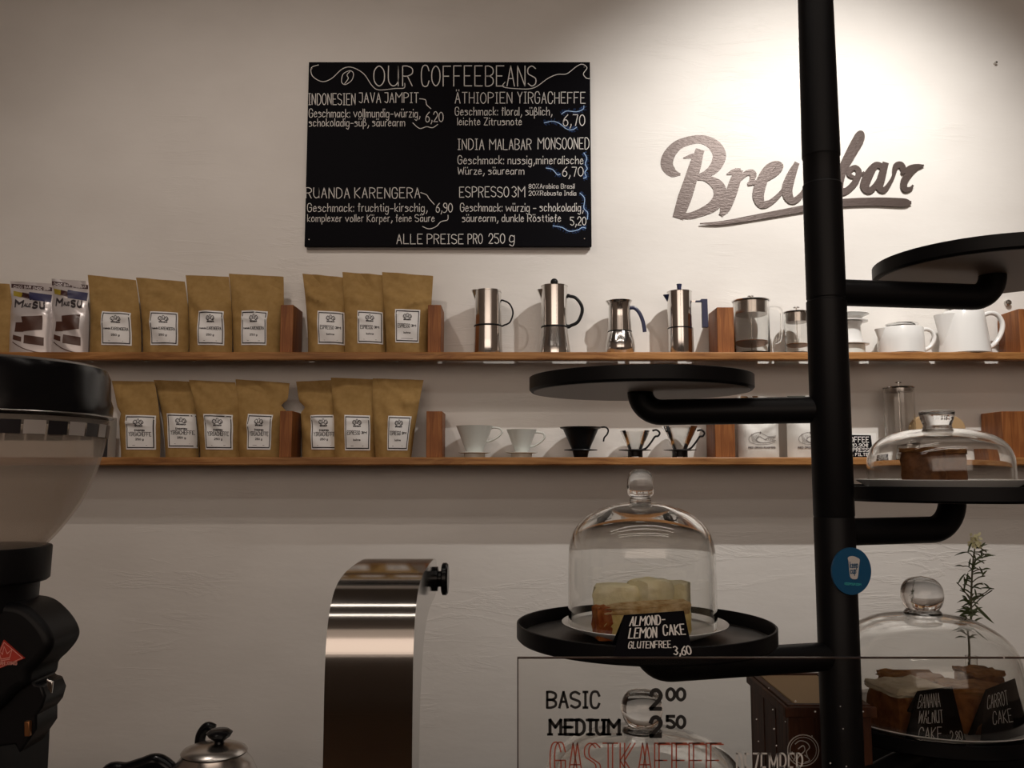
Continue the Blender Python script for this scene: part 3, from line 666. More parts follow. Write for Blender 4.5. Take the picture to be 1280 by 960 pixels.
# pot 4: straight cylinder, square handle
c = base_at(850.5); t = thing('moka_pot', 'tall cylindrical steel moka pot with square dark handle and flared knob', 'moka pot', c, GRP)
r = 15.4 * s1; hs = H(411, ZU); ht = H(365.5, ZU)
MB().lathe(c, [(0, 0), (r * .97, 0), (r * .98, .001), (r * .98, hs - .001)], 48).build('boiler', M['steel'], t)
MB().lathe(c, [(r * .98, hs - .001), (r * 1.0, hs), (r * 1.0, hs + .0018), (r * .98, hs + .0025)], 48).build('gasket', M['black'], t)
mb = MB(); mb.lathe(c, [(r * .98, hs + .0025), (r, ht)], 48); mb.build('jug', M['steel'], t)
mb = MB(); beak(mb, c, r, c.z + ht - .028, c.z + ht - .007, .013, .35, p=1.0); mb.build('spout', M['navy'], t)
MB().lathe(c, [(r * 1.01, ht), (r * 1.02, ht + .0015), (r * .6, ht + .003), (0, ht + .0035)], 48).build('lid', M['steel'], t)
MB().lathe(c, [(0, ht + .003), (2.2 * s1, ht + .003), (3.4 * s1, H(355.2, ZU)), (0, H(355.2, ZU))], 20).build('knob', M['navy'], t)
MB().box(c.x + r * .97, c.x + r + .007, c.y - .004, c.y + .004, ht - .007, ht - .003).build('hinge', M['steel'], t, bevel=.0008)
MB().box(c.x + r * .97, c.x + r + .012, c.y - .003, c.y + .003, H(377.5, ZU) + c.z, H(376, ZU) + c.z).build('bracket', M['steel'], t)
x0 = c.x + 28 * s1; x1 = c.x + 35.5 * s1
MB().extrude([(c.x + r + .010, c.y - .006, H(377.8, ZU) + c.z), (x0, c.y - .006, H(377.8, ZU) + c.z), (x0, c.y - .006, H(409.5, ZU) + c.z), (x1, c.y - .006, H(409.5, ZU) + c.z), (x1 - .001, c.y - .006, H(374, ZU) + c.z), (x0 - .002, c.y - .006, H(374, ZU) + c.z), (x0 - .004, c.y - .006, H(375.8, ZU) + c.z), (c.x + r + .010, c.y - .006, H(376, ZU) + c.z)], (0, .012, 0)).build('handle', M['navy'], t, bevel=.001)

# ------------------------------------------------------------------ glass presses and white pots on the upper shelf
def glass_press(px, rpx, ytop, label, name='french_press', lidh=14, handle=True, z=ZU, Y=IY, filt=True, steel='satin'):
    c = Vector((W(px, 438, Y).x, Y, z)); s = Y / F; r = rpx * s; h = zz(ytop, Y) - z
    t = thing(name, label, 'coffee press', c, 'glass coffee presses')
    MB().lathe(c, [(0, .0), (r * .96, 0), (r, .004), (r, h), (r * 1.03, h + .001), (r * .955, h + .001), (r * .95, .006), (0, .004)], 44).build('beaker', M['glass'], t)
    lh = lidh * s
    MB().lathe(c, [(0, h - lh * .7), (r * .9, h - lh * .7), (r * .92, h - lh * .2), (r * .92, h + .001), (0, h + .001)], 40).build('lid_collar', M['satin' if steel == 'satin' else steel], t)
    mb = MB(); mb.lathe(c, [(r * .9, h), (r * 1.06, h + .002), (r * 1.08, h + .004), (r * .6, h + .007), (0, h + .008)], 40)
    mb.build('lid', M['steel'], t)
    mb = MB(); mb.lathe(c, [(0, h + .006), (.0016, h + .006), (.0016, h + .014), (.008, h + .015), (.009, h + .017), (.006, h + .019), (0, h + .0195)], 20); mb.build('plunger_knob', M['steel'], t)
    if filt:
        mb = MB(); mb.lathe(c, [(0, .018), (.0013, .018), (.0013, h), (0, h)], 10); mb.build('plunger_rod', M['steel'], t)
        mb = MB(); fz = h * .24; mb.lathe(c, [(0, fz), (r * .92, fz), (r * .93, fz + .0012), (r * .92, fz + .0024), (0, fz + .0024)], 40); mb.build('filter_plate', M['brass'], t)
    if handle:
        pts = [c + Vector((r * .98 + x * s, 0, h * f)) for x, f in ((0, .88), (6, .90), (13, .89), (16.5, .82), (16.5, .55), (14, .30), (9, .24), (9, .33))]
        MB().tube(cat(pts, 6), .0042, 12).build('handle', M['glass'], t)
    return t
glass_press(940, 22.3, 378, 'large glass coffee press with steel lid and glass handle on upper shelf', lidh=22)
glass_press(997, 15.0, 392, 'small glass coffee press on upper shelf just left of the stand pole', lidh=16)
# porcelain dripper set on its server
c = base_at(1060); s = s1; t = thing('porcelain_coffee_maker', 'white porcelain drip coffee maker half hidden behind the stand pole', 'coffee maker', c)
MB().lathe(c, [(0, 0), (20.5 * s, 0), (20.5 * s, H(432.5, ZU)), (18 * s, H(432, ZU))], 40).build('stand_ring', M['celadon'], t)
MB().lathe(c, [(0, H(432.5, ZU)), (25.5 * s, H(431.5, ZU)), (25.5 * s, H(430.5, ZU)), (19 * s, H(429.5, ZU)), (16.5 * s, H(420, ZU)), (16 * s, H(408, ZU)), (19 * s, H(403.5, ZU)), (0, H(403, ZU))], 40).build('server', M['china'], t)
MB().lathe(c, [(0, H(403, ZU)), (25 * s, H(402.8, ZU)), (25 * s, H(401.8, ZU)), (18 * s, H(400.5, ZU)), (19 * s, H(397, ZU)), (26.5 * s, H(393.8, ZU)), (26 * s, H(393.3, ZU)), (17 * s, H(396, ZU)), (0, H(398, ZU))], 40).build('dripper', M['china'], t)
# small squat pot
c = base_at(1126.5); t = thing('white_coffee_pot', 'small squat white porcelain pot with flat steel lid on upper shelf', 'coffee pot', c, 'white porcelain pots')
h = H(410.5, ZU)
mb = MB(); Rf = lambda z: (27.5 * s1)
mb.lathe(c, [(0, 0), (26.5 * s1, 0), (28 * s1, .003), (27.5 * s1, h * .5), (27 * s1, h - .002), (26.3 * s1, h), (20 * s1, h + .0005), (20 * s1, h - .004), (0, h - .004)], 48); mb.build('body', M['china'], t); mb = MB(); beak(mb, c, lambda z: 27 * s1, ZU + .022, ZU + h - .002, .012, .5, p=1.5); mb.build('spout', M['china'], t)
mb = MB(); mb.lathe(c + Vector((.004, 0, 0)), [(0, h), (17 * s1, h), (16 * s1, h + .004), (20 * s1, h + .010), (19.5 * s1, h + .0115), (5 * s1, h + .0105), (0, h + .011)], 40); mb.build('lid', M['steel'], t)
pts = [c + Vector((x * s1, 0, H(y, ZU))) for x, y in ((25, 413), (33, 411.5), (40, 415), (42.5, 423), (38, 432), (31, 437), (25.5, 438))]
MB().tube(cat(pts, 6), [.0052] * 37, 12, flat=1.25).build('handle', M['china'], t)
# tall pot
c = base_at(1206); t = thing('white_coffee_pot', 'tall white porcelain pot with big spout and ring handle on upper shelf', 'coffee pot', c, 'white porcelain pots')
h = H(389.5, ZU); Rt = lambda z: (30 - 6.0 * (z - ZU) / h) * s1
mb = MB(); mb.lathe(c, [(0, 0), (29 * s1, 0), (30.5 * s1, .003), (29 * s1, h * .25), (27.3 * s1, h * .5), (25.4 * s1, h * .8), (23.9 * s1, h - .003), (23 * s1, h), (17 * s1, h + .0005), (17 * s1, h - .004), (0, h - .004)], 48)
mb.build('body', M['china'], t); mb = MB(); beak(mb, c, Rt, ZU + h * .12, ZU + h * .92, .026, .75, p=1.15, n=12, m=14); mb.build('spout', M['china'], t)
mb = MB(); mb.lathe(c + Vector((.001, 0, 0)), [(0, h), (16 * s1, h), (15 * s1, h + .003), (21 * s1, h + .009), (20.5 * s1, h + .0105), (5 * s1, h + .0095), (0, h + .010)], 40); mb.build('lid', M['steel'], t)
pts = [c + Vector((x * s1, 0, H(y, ZU))) for x, y in ((22, 396), (33, 391.5), (43, 393.5), (49, 403), (48, 414), (42, 425), (34, 433), (26, 436))]
MB().tube(cat(pts, 6), [.0062] * 43, 12, flat=1.25).build('handle', M['china'], t)

# ------------------------------------------------------------------ drippers on the lower shelf
def dz(y): return zz(y) - ZL
def porcelain_dripper(px, rt, rb, yt, sr, hx, label, m='celadon'):
    c = Vector((W(px, 571, IY).x, IY, ZL)); t = thing('pour_over_dripper', label, 'coffee dripper', c, 'pour-over drippers on lower shelf'); s = s1
    h = dz(yt); zs = dz(565.5)
    MB().lathe(c, [(rt * s, h), (rt * s * .99, h - .001), (rb * s * 1.02, zs + .003), (rb * s, zs), (rb * s * .6, zs), (rb * s * .8, zs + .006), (rt * s * .94, h - .001), (rt * s, h)], 48).build('cone', M[m], t)
    MB().lathe(c, [(0, zs), (sr * s, zs + .001), (sr * s, zs - .001), (sr * s * .8, zs - .003), (0, zs - .003)], 48).build('saucer', M[m], t)
    MB().lathe(c, [(0, 0), (sr * s * .66, 0), (sr * s * .66, zs - .003), (0, zs - .003)], 40).build('foot', M[m], t)
    f = lambda x, y: c + Vector((x * s, 0, dz(y)))
    MB().tube(cat([f(*q) for q in hx], 6), .0028, 10, flat=1.5).build('handle', M[m], t)
porcelain_dripper(593, 23, 10.3, 532.5, 20.2, [(17, 537), (24, 534.5), (32, 536), (34, 541), (28, 547), (19, 551.5), (13, 552)], 'larger white porcelain dripper with looped handle, next to the wooden block')
porcelain_dripper(652, 19, 8.3, 537, 19.7, [(13, 542), (20, 540.5), (27, 542), (28.5, 547), (23, 553), (15, 557.5), (10, 558)], 'smaller white porcelain dripper between the larger white and the black one')
c = Vector((W(726, 571, IY).x, IY, ZL)); t = thing('pour_over_dripper', 'black plastic pour-over dripper with hooked handle on lower shelf', 'coffee dripper', c, 'pour-over drippers on lower shelf'); s = s1
h = dz(534)
MB().lathe(c, [(26 * s, h), (25.5 * s, h - .003), (22 * s, h - .006), (10.5 * s, dz(563)), (8.5 * s, .001), (6 * s, 0), (6 * s, .01), (21 * s, h - .006), (25 * s, h), (26 * s, h)], 48).build('cone', M['black'], t)
MB().lathe(c, [(8 * s, dz(561)), (20.5 * s, dz(562)), (21 * s, dz(563)), (8 * s, dz(564))], 40).build('saucer', M['black'], t)
f = lambda x, y: c + Vector((x * s, 0, dz(y)))
MB().tube(cat([f(*q) for q in ((19, 537), (24, 534.5), (31, 534), (34.5, 537.5), (33, 543), (29.5, 547), (28.5, 552))], 6), .0022, 10).build('handle', M['black'], t)
def glass_dripper(px, rt, yt, label):
    c = Vector((W(px, 571, IY).x, IY, ZL)); t = thing('pour_over_dripper', label, 'coffee dripper', c, 'pour-over drippers on lower shelf'); s = s1; h = dz(yt)
    z0 = dz(562.5)
    MB().lathe(c, [(rt * s, h), (rt * s * .8, h - (h - z0) * .35), (8 * s, z0), (7.6 * s, z0), (rt * s * .785, h - (h - z0) * .35), (rt * s * .985, h), (rt * s, h)], 96, flute=.004, nf=24).build('cone', M['glass'], t)
    mb = MB(); mb.lathe(c, [(5 * s, z0 + .002), (20 * s, z0 + .0005), (20.5 * s, z0 - .001), (9 * s, z0 - .003), (9 * s, .003), (7 * s, .003), (7 * s, z0 - .003), (5 * s, z0)], 40)
    mb.build('base_ring', M['black'], t)
    for k in range(4):
        a = PI / 4 + k * PI / 2; q = c + Vector((9.5 * s * math.cos(a), 9.5 * s * math.sin(a), 0)); mb = MB(); mb.box(q.x - .003, q.x + .003, q.y - .003, q.y + .003, q.z, q.z + z0 - .001); mb.build('foot', M['black'], t, bevel=.001)
    f = lambda x, y: c + Vector((x * s, 0, dz(y)))
    MB().tube(cat([f(*q) for q in ((9, 562), (14, 560), (20, 553), (25, 546), (29, 545), (31, 541), (27, 537.5), (22, 538.5))], 6), .0026, 10).build('handle', M['black'], t)
glass_dripper(794, 19, 538.5, 'glass pour-over dripper with black base, left of the pair')
glass_dripper(850, 22, 533, 'glass pour-over dripper with black base, beside the wooden block')

# ------------------------------------------------------------------ white crocodile coffee bags, price board, tall press, kraft pack
def white_bag(x0, x1, strip, label, seed, sx):
    yc = 2.372; z = ZL; a = W(x0, 494, yc); b = W(x1, 494, yc); h = a.z - z
    P = bag_surface(b.x - a.x, (b.x - a.x) * .98, h, 0, .072, seed); base = Vector(((a.x + b.x) / 2, yc, z))
    t = thing('white_coffee_bag', label, 'coffee bag', base, 'white coffee bags on lower shelf')
    nu, nv = 16, 22; mb = MB(); vs = []; fs = []; R = nu + 1; B = R * (nv + 1)
    def Q(u, v, side, off=0):
        p = P(u, v, side, off); k = min(1, max(0, (1 - abs(u)) * 4)); return p
    for side in (1, -1):
        for j in range(nv + 1):
            for i in range(nu + 1): vs.append(base + Q(-1 + 2 * i / nu, j / nv, side))
    for j in range(nv):
        for i in range(nu):
            k = j * R + i; fs.append((k, k + 1, k + R + 1, k + R)); fs.append((B + k + 1, B + k, B + k + R, B + k + R + 1))
        fs.append((j * R, j * R + R, B + j * R + R, B + j * R)); fs.append((j * R + nu, B + j * R + nu, B + j * R + R + nu, j * R + R + nu))
    for i in range(nu): fs.append((i + 1, i, B + i, B + i + 1)); k = nv * R + i; fs.append((k, k + 1, B + k + 1, B + k))
    mb.add(vs, fs); mb.build('pouch', M['white_pack'], t, angle=60)
    q = lambda x, y, off=.0012: base + P(-1 + 2 * x, y, 1, off)
    m = MB(); n = 6; m.add([q(sx[0] + (sx[1] - sx[0]) * i / n, .935 + .05 * j, .0015) for j in (0, 1) for i in range(n + 1)], [(i, i + 1, i + n + 2, i + n + 1) for i in range(n)]); m.build('seal_strip', strip, t)
    m = MB()
    E_ = lambda pts, w=.008: m.ribbon(cat(pts, 5), w * .75, q)
    E_([(.86, .34), (.66, .33), (.52, .37), (.44, .395), (.30, .375), (.20, .32), (.21, .25), (.33, .21), (.5, .205), (.7, .215), (.84, .25)])
    E_([(.84, .32), (.66, .31), (.56, .285), (.46, .325), (.38, .31), (.36, .27), (.46, .235), (.62, .235), (.85, .27)], .01)
    for k in range(7): E_([(.25 + .03 * k, .37 - .003 * k), (.25 + .02 * k, .33 - .01 * k), (.28 + .03 * k, .225)], .006)
    for k in range(6): m.ribbon([(.56 + .045 * k, .285 + .005 * k), (.58 + .045 * k, .265)], .008, q)
    m.disc2(.455, .388, .018, q)
    text(m, 'RED CROCO ROASTERS', .18, .84, .145, .022, .009, q, sgn=1)
    m.build('crocodile_print', M['grey_ink'], t)
white_bag(921, 972, M['brown_strip'], 'white coffee bag with crocodile drawing and brown strip, right of wooden block', 41, (.07, .5))
white_bag(982, 1034, M['green_strip'], 'white coffee bag with crocodile drawing and green strip, half behind stand pole', 42, (.03, .45))
# little price board
a = W(1053, 571, 2.335); 
t = thing('price_board', 'small black lettered price board for coffee on lower shelf right of stand pole', 'price sign', (W(1072, 571, 2.335).x, 2.335, ZL))
pA = [W(1052, 571, 2.33), W(1092, 571, 2.33), W(1088.5, 544, 2.35), W(1052, 543.5, 2.35)]; pA[0].z = pA[1].z = ZL
MB().extrude(pA, (0, .004, 0)).build('panel', M['board'], t)
m = MB(); fr = lambda x, y: W(x, y, 2.3285 + (571 - y) / 27 * .0205)
text(m, 'COFFEE', 1058, 1086, 552.8, 6.6, .85, fr); text(m, '10,90€', 1065, 1085, 558.4, 3.8, .6, fr); text(m, 'ESPRESSO', 1058, 1090, 564.6, 4.6, .65, fr); text(m, '& FILTER', 1064, 1089, 569.8, 3.4, .55, fr)
m.build('lettering', M['chalk'], t)
pB = [W(1056, 571, 2.352), W(1096, 571, 2.352), W(1095, 541.5, 2.362), W(1056, 541.5, 2.362)]; pB[0].z = pB[1].z = ZL
o = MB().extrude(pB, (0, .003, 0)).build('paper_card', M['tag']); tag(o, 'white card standing behind the small black price board', 'card')
glass_press(1121, 18.0, 486, 'tall glass coffee press with dark steel lid behind the low wide cloche', lidh=6, handle=False, z=ZL, filt=True, steel='satin')
q0 = W(1136, 517, 2.36); q1 = W(1207, 571, 2.36); xm = (q0.x + q1.x) / 2; hw = (q1.x - q0.x) / 2
poly = [(xm - hw, 2.35, ZL), (xm + hw, 2.35, ZL)] + [(xm + hw * math.cos(a) ** 1 if a < PI / 2 else xm + hw * math.cos(a), 2.35, ZL + (q0.z - ZL) * (.55 + .45 * math.sin(a) ** .6)) for a in [PI * i / 16 for i in range(17)]]
o = MB().extrude(poly, (0, .02, 0)).build('filter_paper_pack', M['kraft_card'], bevel=.002); tag(o, 'tan rounded pack of filter papers standing behind the low wide cloche', 'filter pack')

# ------------------------------------------------------------------ the cake stand: pole, arms, trays
PY = 1.2
def polex(py): return W(1020 + (1053 - 1020) * py / 960, py, PY)
pole_x = .5 * (polex(100).x + polex(800).x)
std = thing('cake_stand', 'tall black tiered cake stand with round trays on arms around a pole', 'cake stand', (pole_x, PY, CT))
pc = Vector((pole_x, PY, 0))
def zp(py): return W(1040, py, PY).z
rp = 24.5 * PY / F
prof = [(0, CT + .02), (rp, CT + .02), (rp, zp(648)), (rp * .97, zp(646)), (rp, zp(644)), (rp, zp(377)), (rp * .95, zp(376)), (rp * .95, zp(374)), (rp * .985, zp(373)), (rp * .985, zp(232)), (rp * .93, zp(230)), (rp * .93, zp(198)), (rp * .97, zp(196)), (rp * .90, zp(0)), (rp * .88, 3.119), (0, 3.119)]
MB().lathe(pc, prof, 48).build('pole', M['black_matt'], std, angle=25)
MB().lathe((pole_x, PY, CT), [(0, 0), (.054, 0), (.055, .004), (.05, .012), (.03, .022), (0, .022)], 48).build('base_plate', M['black_matt'], std)
TR = .16; RIM = .021
def tray(px, py_mid, Y, ztop, zarm, under=True, armr=.0185):
    cx = W(px, py_mid, Y).x; c = Vector((cx, Y, ztop))
    n = 72
    tr = MB().lathe(c, [(0, -RIM), (TR - .003, -RIM), (TR, -RIM + .003), (TR, -.0006), (TR - .0008, 0), (TR - .0025, 0), (TR - .003, -.001), (TR - .004, -RIM + .004), (0, -RIM + .004)], n).build('tray', M['black_matt'], std, angle=30)
    MB().lathe(c, [(0, -RIM + .0042), (TR - .0045, -RIM + .0042), (TR - .005, -RIM + .0046), (0, -RIM + .0046)], n).build('tray_floor', M['tray_top'], tr)
    MB().lathe(c, [(0, -RIM - .0004), (TR - .006, -RIM - .0004), (TR - .0062, -RIM), (0, -RIM)], n).build('bounce_lit_underside', M['tray_bounce'], tr)  # thin disc that carries the painted bounce light
    d = Vector((cx - pole_x, Y - PY, 0)); ln = d.length; d.normalize(); zb = ztop - RIM; rise = max(.02, zb - zarm); rr = min(rise, .045)
    pts = [Vector((pole_x, PY, zarm)) + d * (rp * .7), Vector((pole_x, PY, zarm)) + d * (ln - rr)]
    for k in range(1, 11):
        a = PI / 2 * k / 10; pts.append(Vector((pole_x, PY, zarm)) + d * (ln - rr + rr * math.sin(a)) + Vector((0, 0, rr - rr * math.cos(a))))
    pts.append(Vector((cx, Y, zb)))
    MB().tube(pts, armr, 24).build('arm', M['black_matt'], std)
    return c
T1 = tray(800, 480, 1.266, E + .136, E + .085)
T2 = tray(1240, 330, 1.24, E + .302, E + .248)
T3 = tray(1190, 620, 1.27, E - .019, E - .081)
T4 = tray(806, 790, 1.125, E - .187, E - .243)
T5 = tray(1166, 900, 1.40, E - .372, E - .420)
T6 = tray(803, 930, 1.20, E - .475, E - .54)
# round badge on the pole
ba = math.radians(17); nrm = Vector((math.sin(ba), -math.cos(ba), 0)); tx = Vector((math.cos(ba), math.sin(ba), 0))
bc = Vector((pole_x, PY, zp(711))) + nrm * (rp + .0005) + tx * .002
def fbd(x, y, d=.0031): return bc + tx * x + Vector((0, 0, y)) + nrm * d
m = MB(); R = .0305; n = 48; m.add([fbd(R * math.cos(2 * PI * i / n), R * math.sin(2 * PI * i / n), .0025) for i in range(n)] + [fbd(R * math.cos(2 * PI * i / n), R * math.sin(2 * PI * i / n), 0) for i in range(n)], [tuple(range(n)), tuple(range(2 * n - 1, n - 1, -1))] + [(i, i + n, (i + 1) % n + n, (i + 1) % n) for i in range(n)])
bg = m.build('badge', M['blue'], std); bg['label'] = 'round blue badge with a white cup'
m = MB(); cup = cat([(-.007, .012), (-.0075, .018), (0, .0195), (.0085, .0165), (.0105, .014), (.0095, .008), (.0065, -.008), (.003, -.0105), (-.003, -.0095), (-.0055, -.006), (-.0065, .004), (-.007, .012)], 4)[:-1]
m.add([fbd(x + .002, y) for x, y in cup], [tuple(range(len(cup)))[::-1]]); cu = m.build('cup_print', M['snow'], bg, smooth=False)
m = MB(); ft = lambda x, y: fbd(x + .002, y, .0036); text(m, 'keep', -.0052, .007, .0045, .0075, .0011, ft, sgn=1); text(m, 'cup', -.0048, .0035, -.003, .0075, .0011, ft, sgn=1); m.build('cup_lettering', M['blue'], bg, smooth=False)
m = MB(); text(m, 'KEEPCUP.COM', -.012, .013, -.018, .0026, .0008, lambda x, y: fbd(x, y - .08 * x), sgn=1); m.build('web_lettering', M['teal'], bg, smooth=False)

# ------------------------------------------------------------------ plates, cloches, cakes
def plate(c, R, label, h=.016):
    t = MB().lathe(c, [(0, 0), (R * .62, 0), (R * .66, .001), (R * .97, h - .003), (R, h - .0005), (R * .995, h), (R * .95, h - .001), (R * .70, .005), (0, .004)], 64).build('plate', M['china'], angle=30)
    return tag(t, label, 'plate', 'white plates on the stand')
def cloche(c, prof, label, knob, th=.0035):
    t = thing('glass_cloche', label, 'cake dome', c, 'glass cloches on the stand')
    out = cat(prof, 8); inn = [(max(0, r - th * (.35 + .65 * min(1, r / .05))), z - th * (1 - min(1, (r / prof[0][0]) ** 6))) for r, z in out]
    inn = [(r, z) for r, z in inn]
    full = out + inn[::-1]; full.append(out[0])
    MB().lathe(c, full, 72).build('dome', M['dome'], t, angle=50)
    MB().lathe(c, cat(knob, 5), 36).build('knob', M['solid'], t, angle=70)
    return t
# almond lemon cake
fl = T4.z - RIM + .0046
pc4 = Vector((T4.x, 1.128, fl)); plate(pc4, .1035, 'white plate under the tall bell cloche on lower left tray', .017)
cl = Vector((W(802.5, 760, 1.128).x, 1.128, fl + .0125)); hh = W(802, 627, 1.128).z - cl.z
cloche(cl, [(.0925, 0), (.0925, .04), (.092, hh - .075), (.0905, hh - .055), (.083, hh - .034), (.066, hh - .017), (.040, hh - .0055), (.016, hh - .001), (0, hh)], 'tall bell-shaped glass cloche over almond lemon cake',
       [(0, hh - .001), (.0125, hh - .001), (.0135, hh + .003), (.0125, hh + .006), (.0165, hh + .010), (.0168, hh + .024), (.0145, hh + .034), (.008, hh + .040), (0, hh + .0415)])
pz = fl + .0052
def rough_block(mb, pts8, seed, amp=.0018, sub=5):
    """a cake piece: hexahedron subdivided and roughened; pts8 in box order"""
    rnd = random.Random(seed); P = [Vector(p) for p in pts8]; grid = {}
    def at(i, j, k):
        key = (i, j, k)
        if key not in grid:
            u, v, w = i / sub, j / sub, k / sub
            p = sum((P[a + 2 * b + 4 * cc] * ((u if a else 1 - u) * (v if b else 1 - v) * (w if cc else 1 - w)) for a in (0, 1) for b in (0, 1) for cc in (0, 1)), Vector((0, 0, 0)))
            e = sum(1 for q in (i, j, k) if q in (0, sub)); ctr = sum(P, Vector((0, 0, 0))) / 8
            if e >= 2: p = p + (ctr - p) * (.05 if e == 2 else .09)
            if k > 0: p = p + Vector((rnd.uniform(-1, 1), rnd.uniform(-1, 1), rnd.uniform(-1, 1))) * amp
            else: p.z = min(q.z for q in P)
            grid[key] = len(mb.v); mb.v.append(p)
        return grid[key]
    for a in range(sub):
        for b in range(sub):
            for q in ((lambda x, y: (x, y, 0)), (lambda x, y: (x, y, sub)), (lambda x, y: (x, 0, y)), (lambda x, y: (x, sub, y)), (lambda x, y: (0, x, y)), (lambda x, y: (sub, x, y))):
                mb.f.append((at(*q(a, b)), at(*q(a + 1, b)), at(*q(a + 1, b + 1)), at(*q(a, b + 1))))
def piece(cx, cy, z, lx, ly, h, rot, m, label, name='cake_slice', topm=None, seed=0, endm=None, group=None, tilt=0, taper=1.0, top_h=.008, amp=.0018):
    t = thing(name, label, 'cake', (cx, cy, z), group); cr, sr = math.cos(rot), math.sin(rot)
    def q(x, y, zz_): return Vector((cx + x * cr - y * sr, cy + x * sr + y * cr, z + zz_))
    def hx(x0, x1, y0, y1, z0, z1, tp=1.0): return [q(x * (tp if zq == z1 else 1), y * (tp if zq == z1 else 1), zq + (tilt * x if zq == z1 else 0)) for zq in (z0, z1) for y in (y0, y1) for x in (x0, x1)]
    mb = MB(); rough_block(mb, hx(-lx / 2, lx / 2, -ly / 2, ly / 2, 0, h, taper), seed, amp); mb.build('crumb', m, t, angle=70)
    if topm:
        mb = MB(); p = hx(-lx / 2 * taper, lx / 2 * taper, -ly / 2 * taper, ly / 2 * taper, h - .002, h + top_h); 
        for v in p[:4]: v.z += 0
        p = [q(x * 1.0, y * 1.0, zq + tilt * x) for zq in (h - .003, h + top_h) for y in (-ly / 2 * taper - .001, ly / 2 * taper + .001) for x in (-lx / 2 * taper - .001, lx / 2 * taper + .001)]
        k0 = len(mb.v); rough_block(mb, p, seed + 7, amp); mb.build('topping', topm, t, angle=70)
    if endm:
        mb = MB(); rough_block(mb, [q(x, y, zq) for zq in (0, h + .001) for y in (-ly / 2 - .001, ly / 2 + .001) for x in (-lx / 2 - .006, -lx / 2 + .012)], seed + 9, amp); mb.build('crust', endm, t, angle=70)
    return t
CG = 'almond lemon cake pieces under the bell cloche'
a0 = W(806, 770, 1.085)
piece(a0.x - .001, 1.085, pz, .108, .034, .036, .12, M['lemon'], 'front slice of almond lemon cake with orange crust under the bell cloche', topm=M['topping'], endm=M['crust'], seed=51, group=CG, tilt=.06, top_h=.004)
b0 = W(772, 740, 1.155); piece(b0.x, 1.155, pz, .060, .045, .054, -.25, M['pale_cake'], 'pale yellow cake piece at back left under the bell cloche', seed=52, group=CG)
b0 = W(803, 740, 1.150); piece(b0.x + .010, 1.147, pz, .045, .045, .062, .5, M['pale_cake'], 'tallest pale yellow cake piece at back centre under the bell cloche', seed=53, group=CG)
b0 = W(832, 745, 1.165); piece(b0.x + .014, 1.166, pz, .034, .030, .056, -.4, M['pale_cake'], 'pale yellow cake piece at back right under the bell cloche', seed=54, group=CG)
# tent card
def tent(corners, Y0, lean, lines, label, name='name_card', base=None, m='chalk'):
    """corners px: bl, br, tr, tl ; bottom depth Y0, top leans back"""
    bl_, br_, tr_, tl_ = corners; A = W(*bl_, Y0[0]); B = W(*br_, Y0[1]); zb = base
    A.z = zb; B.z = zb
    Cc = W(*tr_, Y0[1] + lean); D = W(*tl_, Y0[0] + lean)
    t = thing(name, label, 'name card', (A + B) / 2, 'black name cards for cakes')
    nrm_ = (B - A).cross(D - A).normalized()
    if nrm_.y > 0: nrm_ = -nrm_
    front = [A, B, Cc, D]; th = -nrm_ * .0012
    MB().extrude(front, th).build('front_panel', M['board'], t)
    back = [D, Cc, B + Vector((0, 2 * lean + .006, 0)), A + Vector((0, 2 * lean + .006, 0))]
    MB().extrude(back, Vector((0, .0012, 0))).build('back_panel', M['board'], t)
    def pl(x, y):   # bilinear on the card: x 0..1 , y 0..1 upward
        p = (A * (1 - x) + B * x) * (1 - y) + (D * (1 - x) + Cc * x) * y; return p + nrm_ * .0007
    mm = MB()
    for s, x0, x1, y, h, w, sk in lines: text(mm, s, x0, x1, y, h, w, lambda x, yy: pl(x, yy), sgn=1, skew=sk, jit=.004)
    mm.build('lettering', M[m], t)
    return t
tent(((766, 824), (867, 819), (855, 763.5), (780, 769)), (.950, .951), .014,
     [('ALMOND', .13, .60, .73, .21, .021, 0), ('-', .63, .67, .80, .1, .021, 0), ('LEMON', .15, .54, .44, .23, .021, 0), ('CAKE', .64, .95, .49, .22, .021, 0), ('GLUTENFREE', .17, .73, .21, .15, .014, 0), ('3,60', .76, .98, .06, .18, .019, 0)],
     'black card reading almond lemon cake 3,60 in front of bell cloche', base=W(816, 822, .95).z)
# muffins under the wide low cloche
fl3 = T3.z - RIM + .0046; Y3 = 1.27; cc = Vector((W(1175, 605, Y3).x, Y3, fl3)); plate(cc, .114, 'white plate under the low wide cloche on middle right tray', .025)
hh = W(1175, 536, Y3).z - (fl3 + .017); cz = cc + Vector((0, 0, .017))
cloche(cz, [(.0975, 0), (.0972, hh * .35), (.0945, hh * .55), (.086, hh * .74), (.070, hh * .88), (.046, hh * .97), (.020, hh * .998), (0, hh)], 'low wide glass cloche over brown cakes on middle right tray',
       [(0, hh - .001), (.0185, hh - .001), (.0195, hh + .002), (.019, hh + .005), (.0215, hh + .012), (.0235, hh + .020), (.022, hh + .0255), (.0, hh + .027)])
g3 = 'brown cakes under the low cloche'
piece(cc.x - .026, Y3 - .010, fl3 + .0052, .042, .05, .062, .55, M['muffin'], 'dark brown cake block at left under the low cloche', seed=61, group=g3, topm=M['brown_top'], top_h=.003)
piece(cc.x + .016, Y3 - .008, fl3 + .0052, .034, .045, .060, -.45, M['muffin'], 'brown cake block at right under the low cloche', seed=62, group=g3, topm=M['brown_top'], top_h=.003)
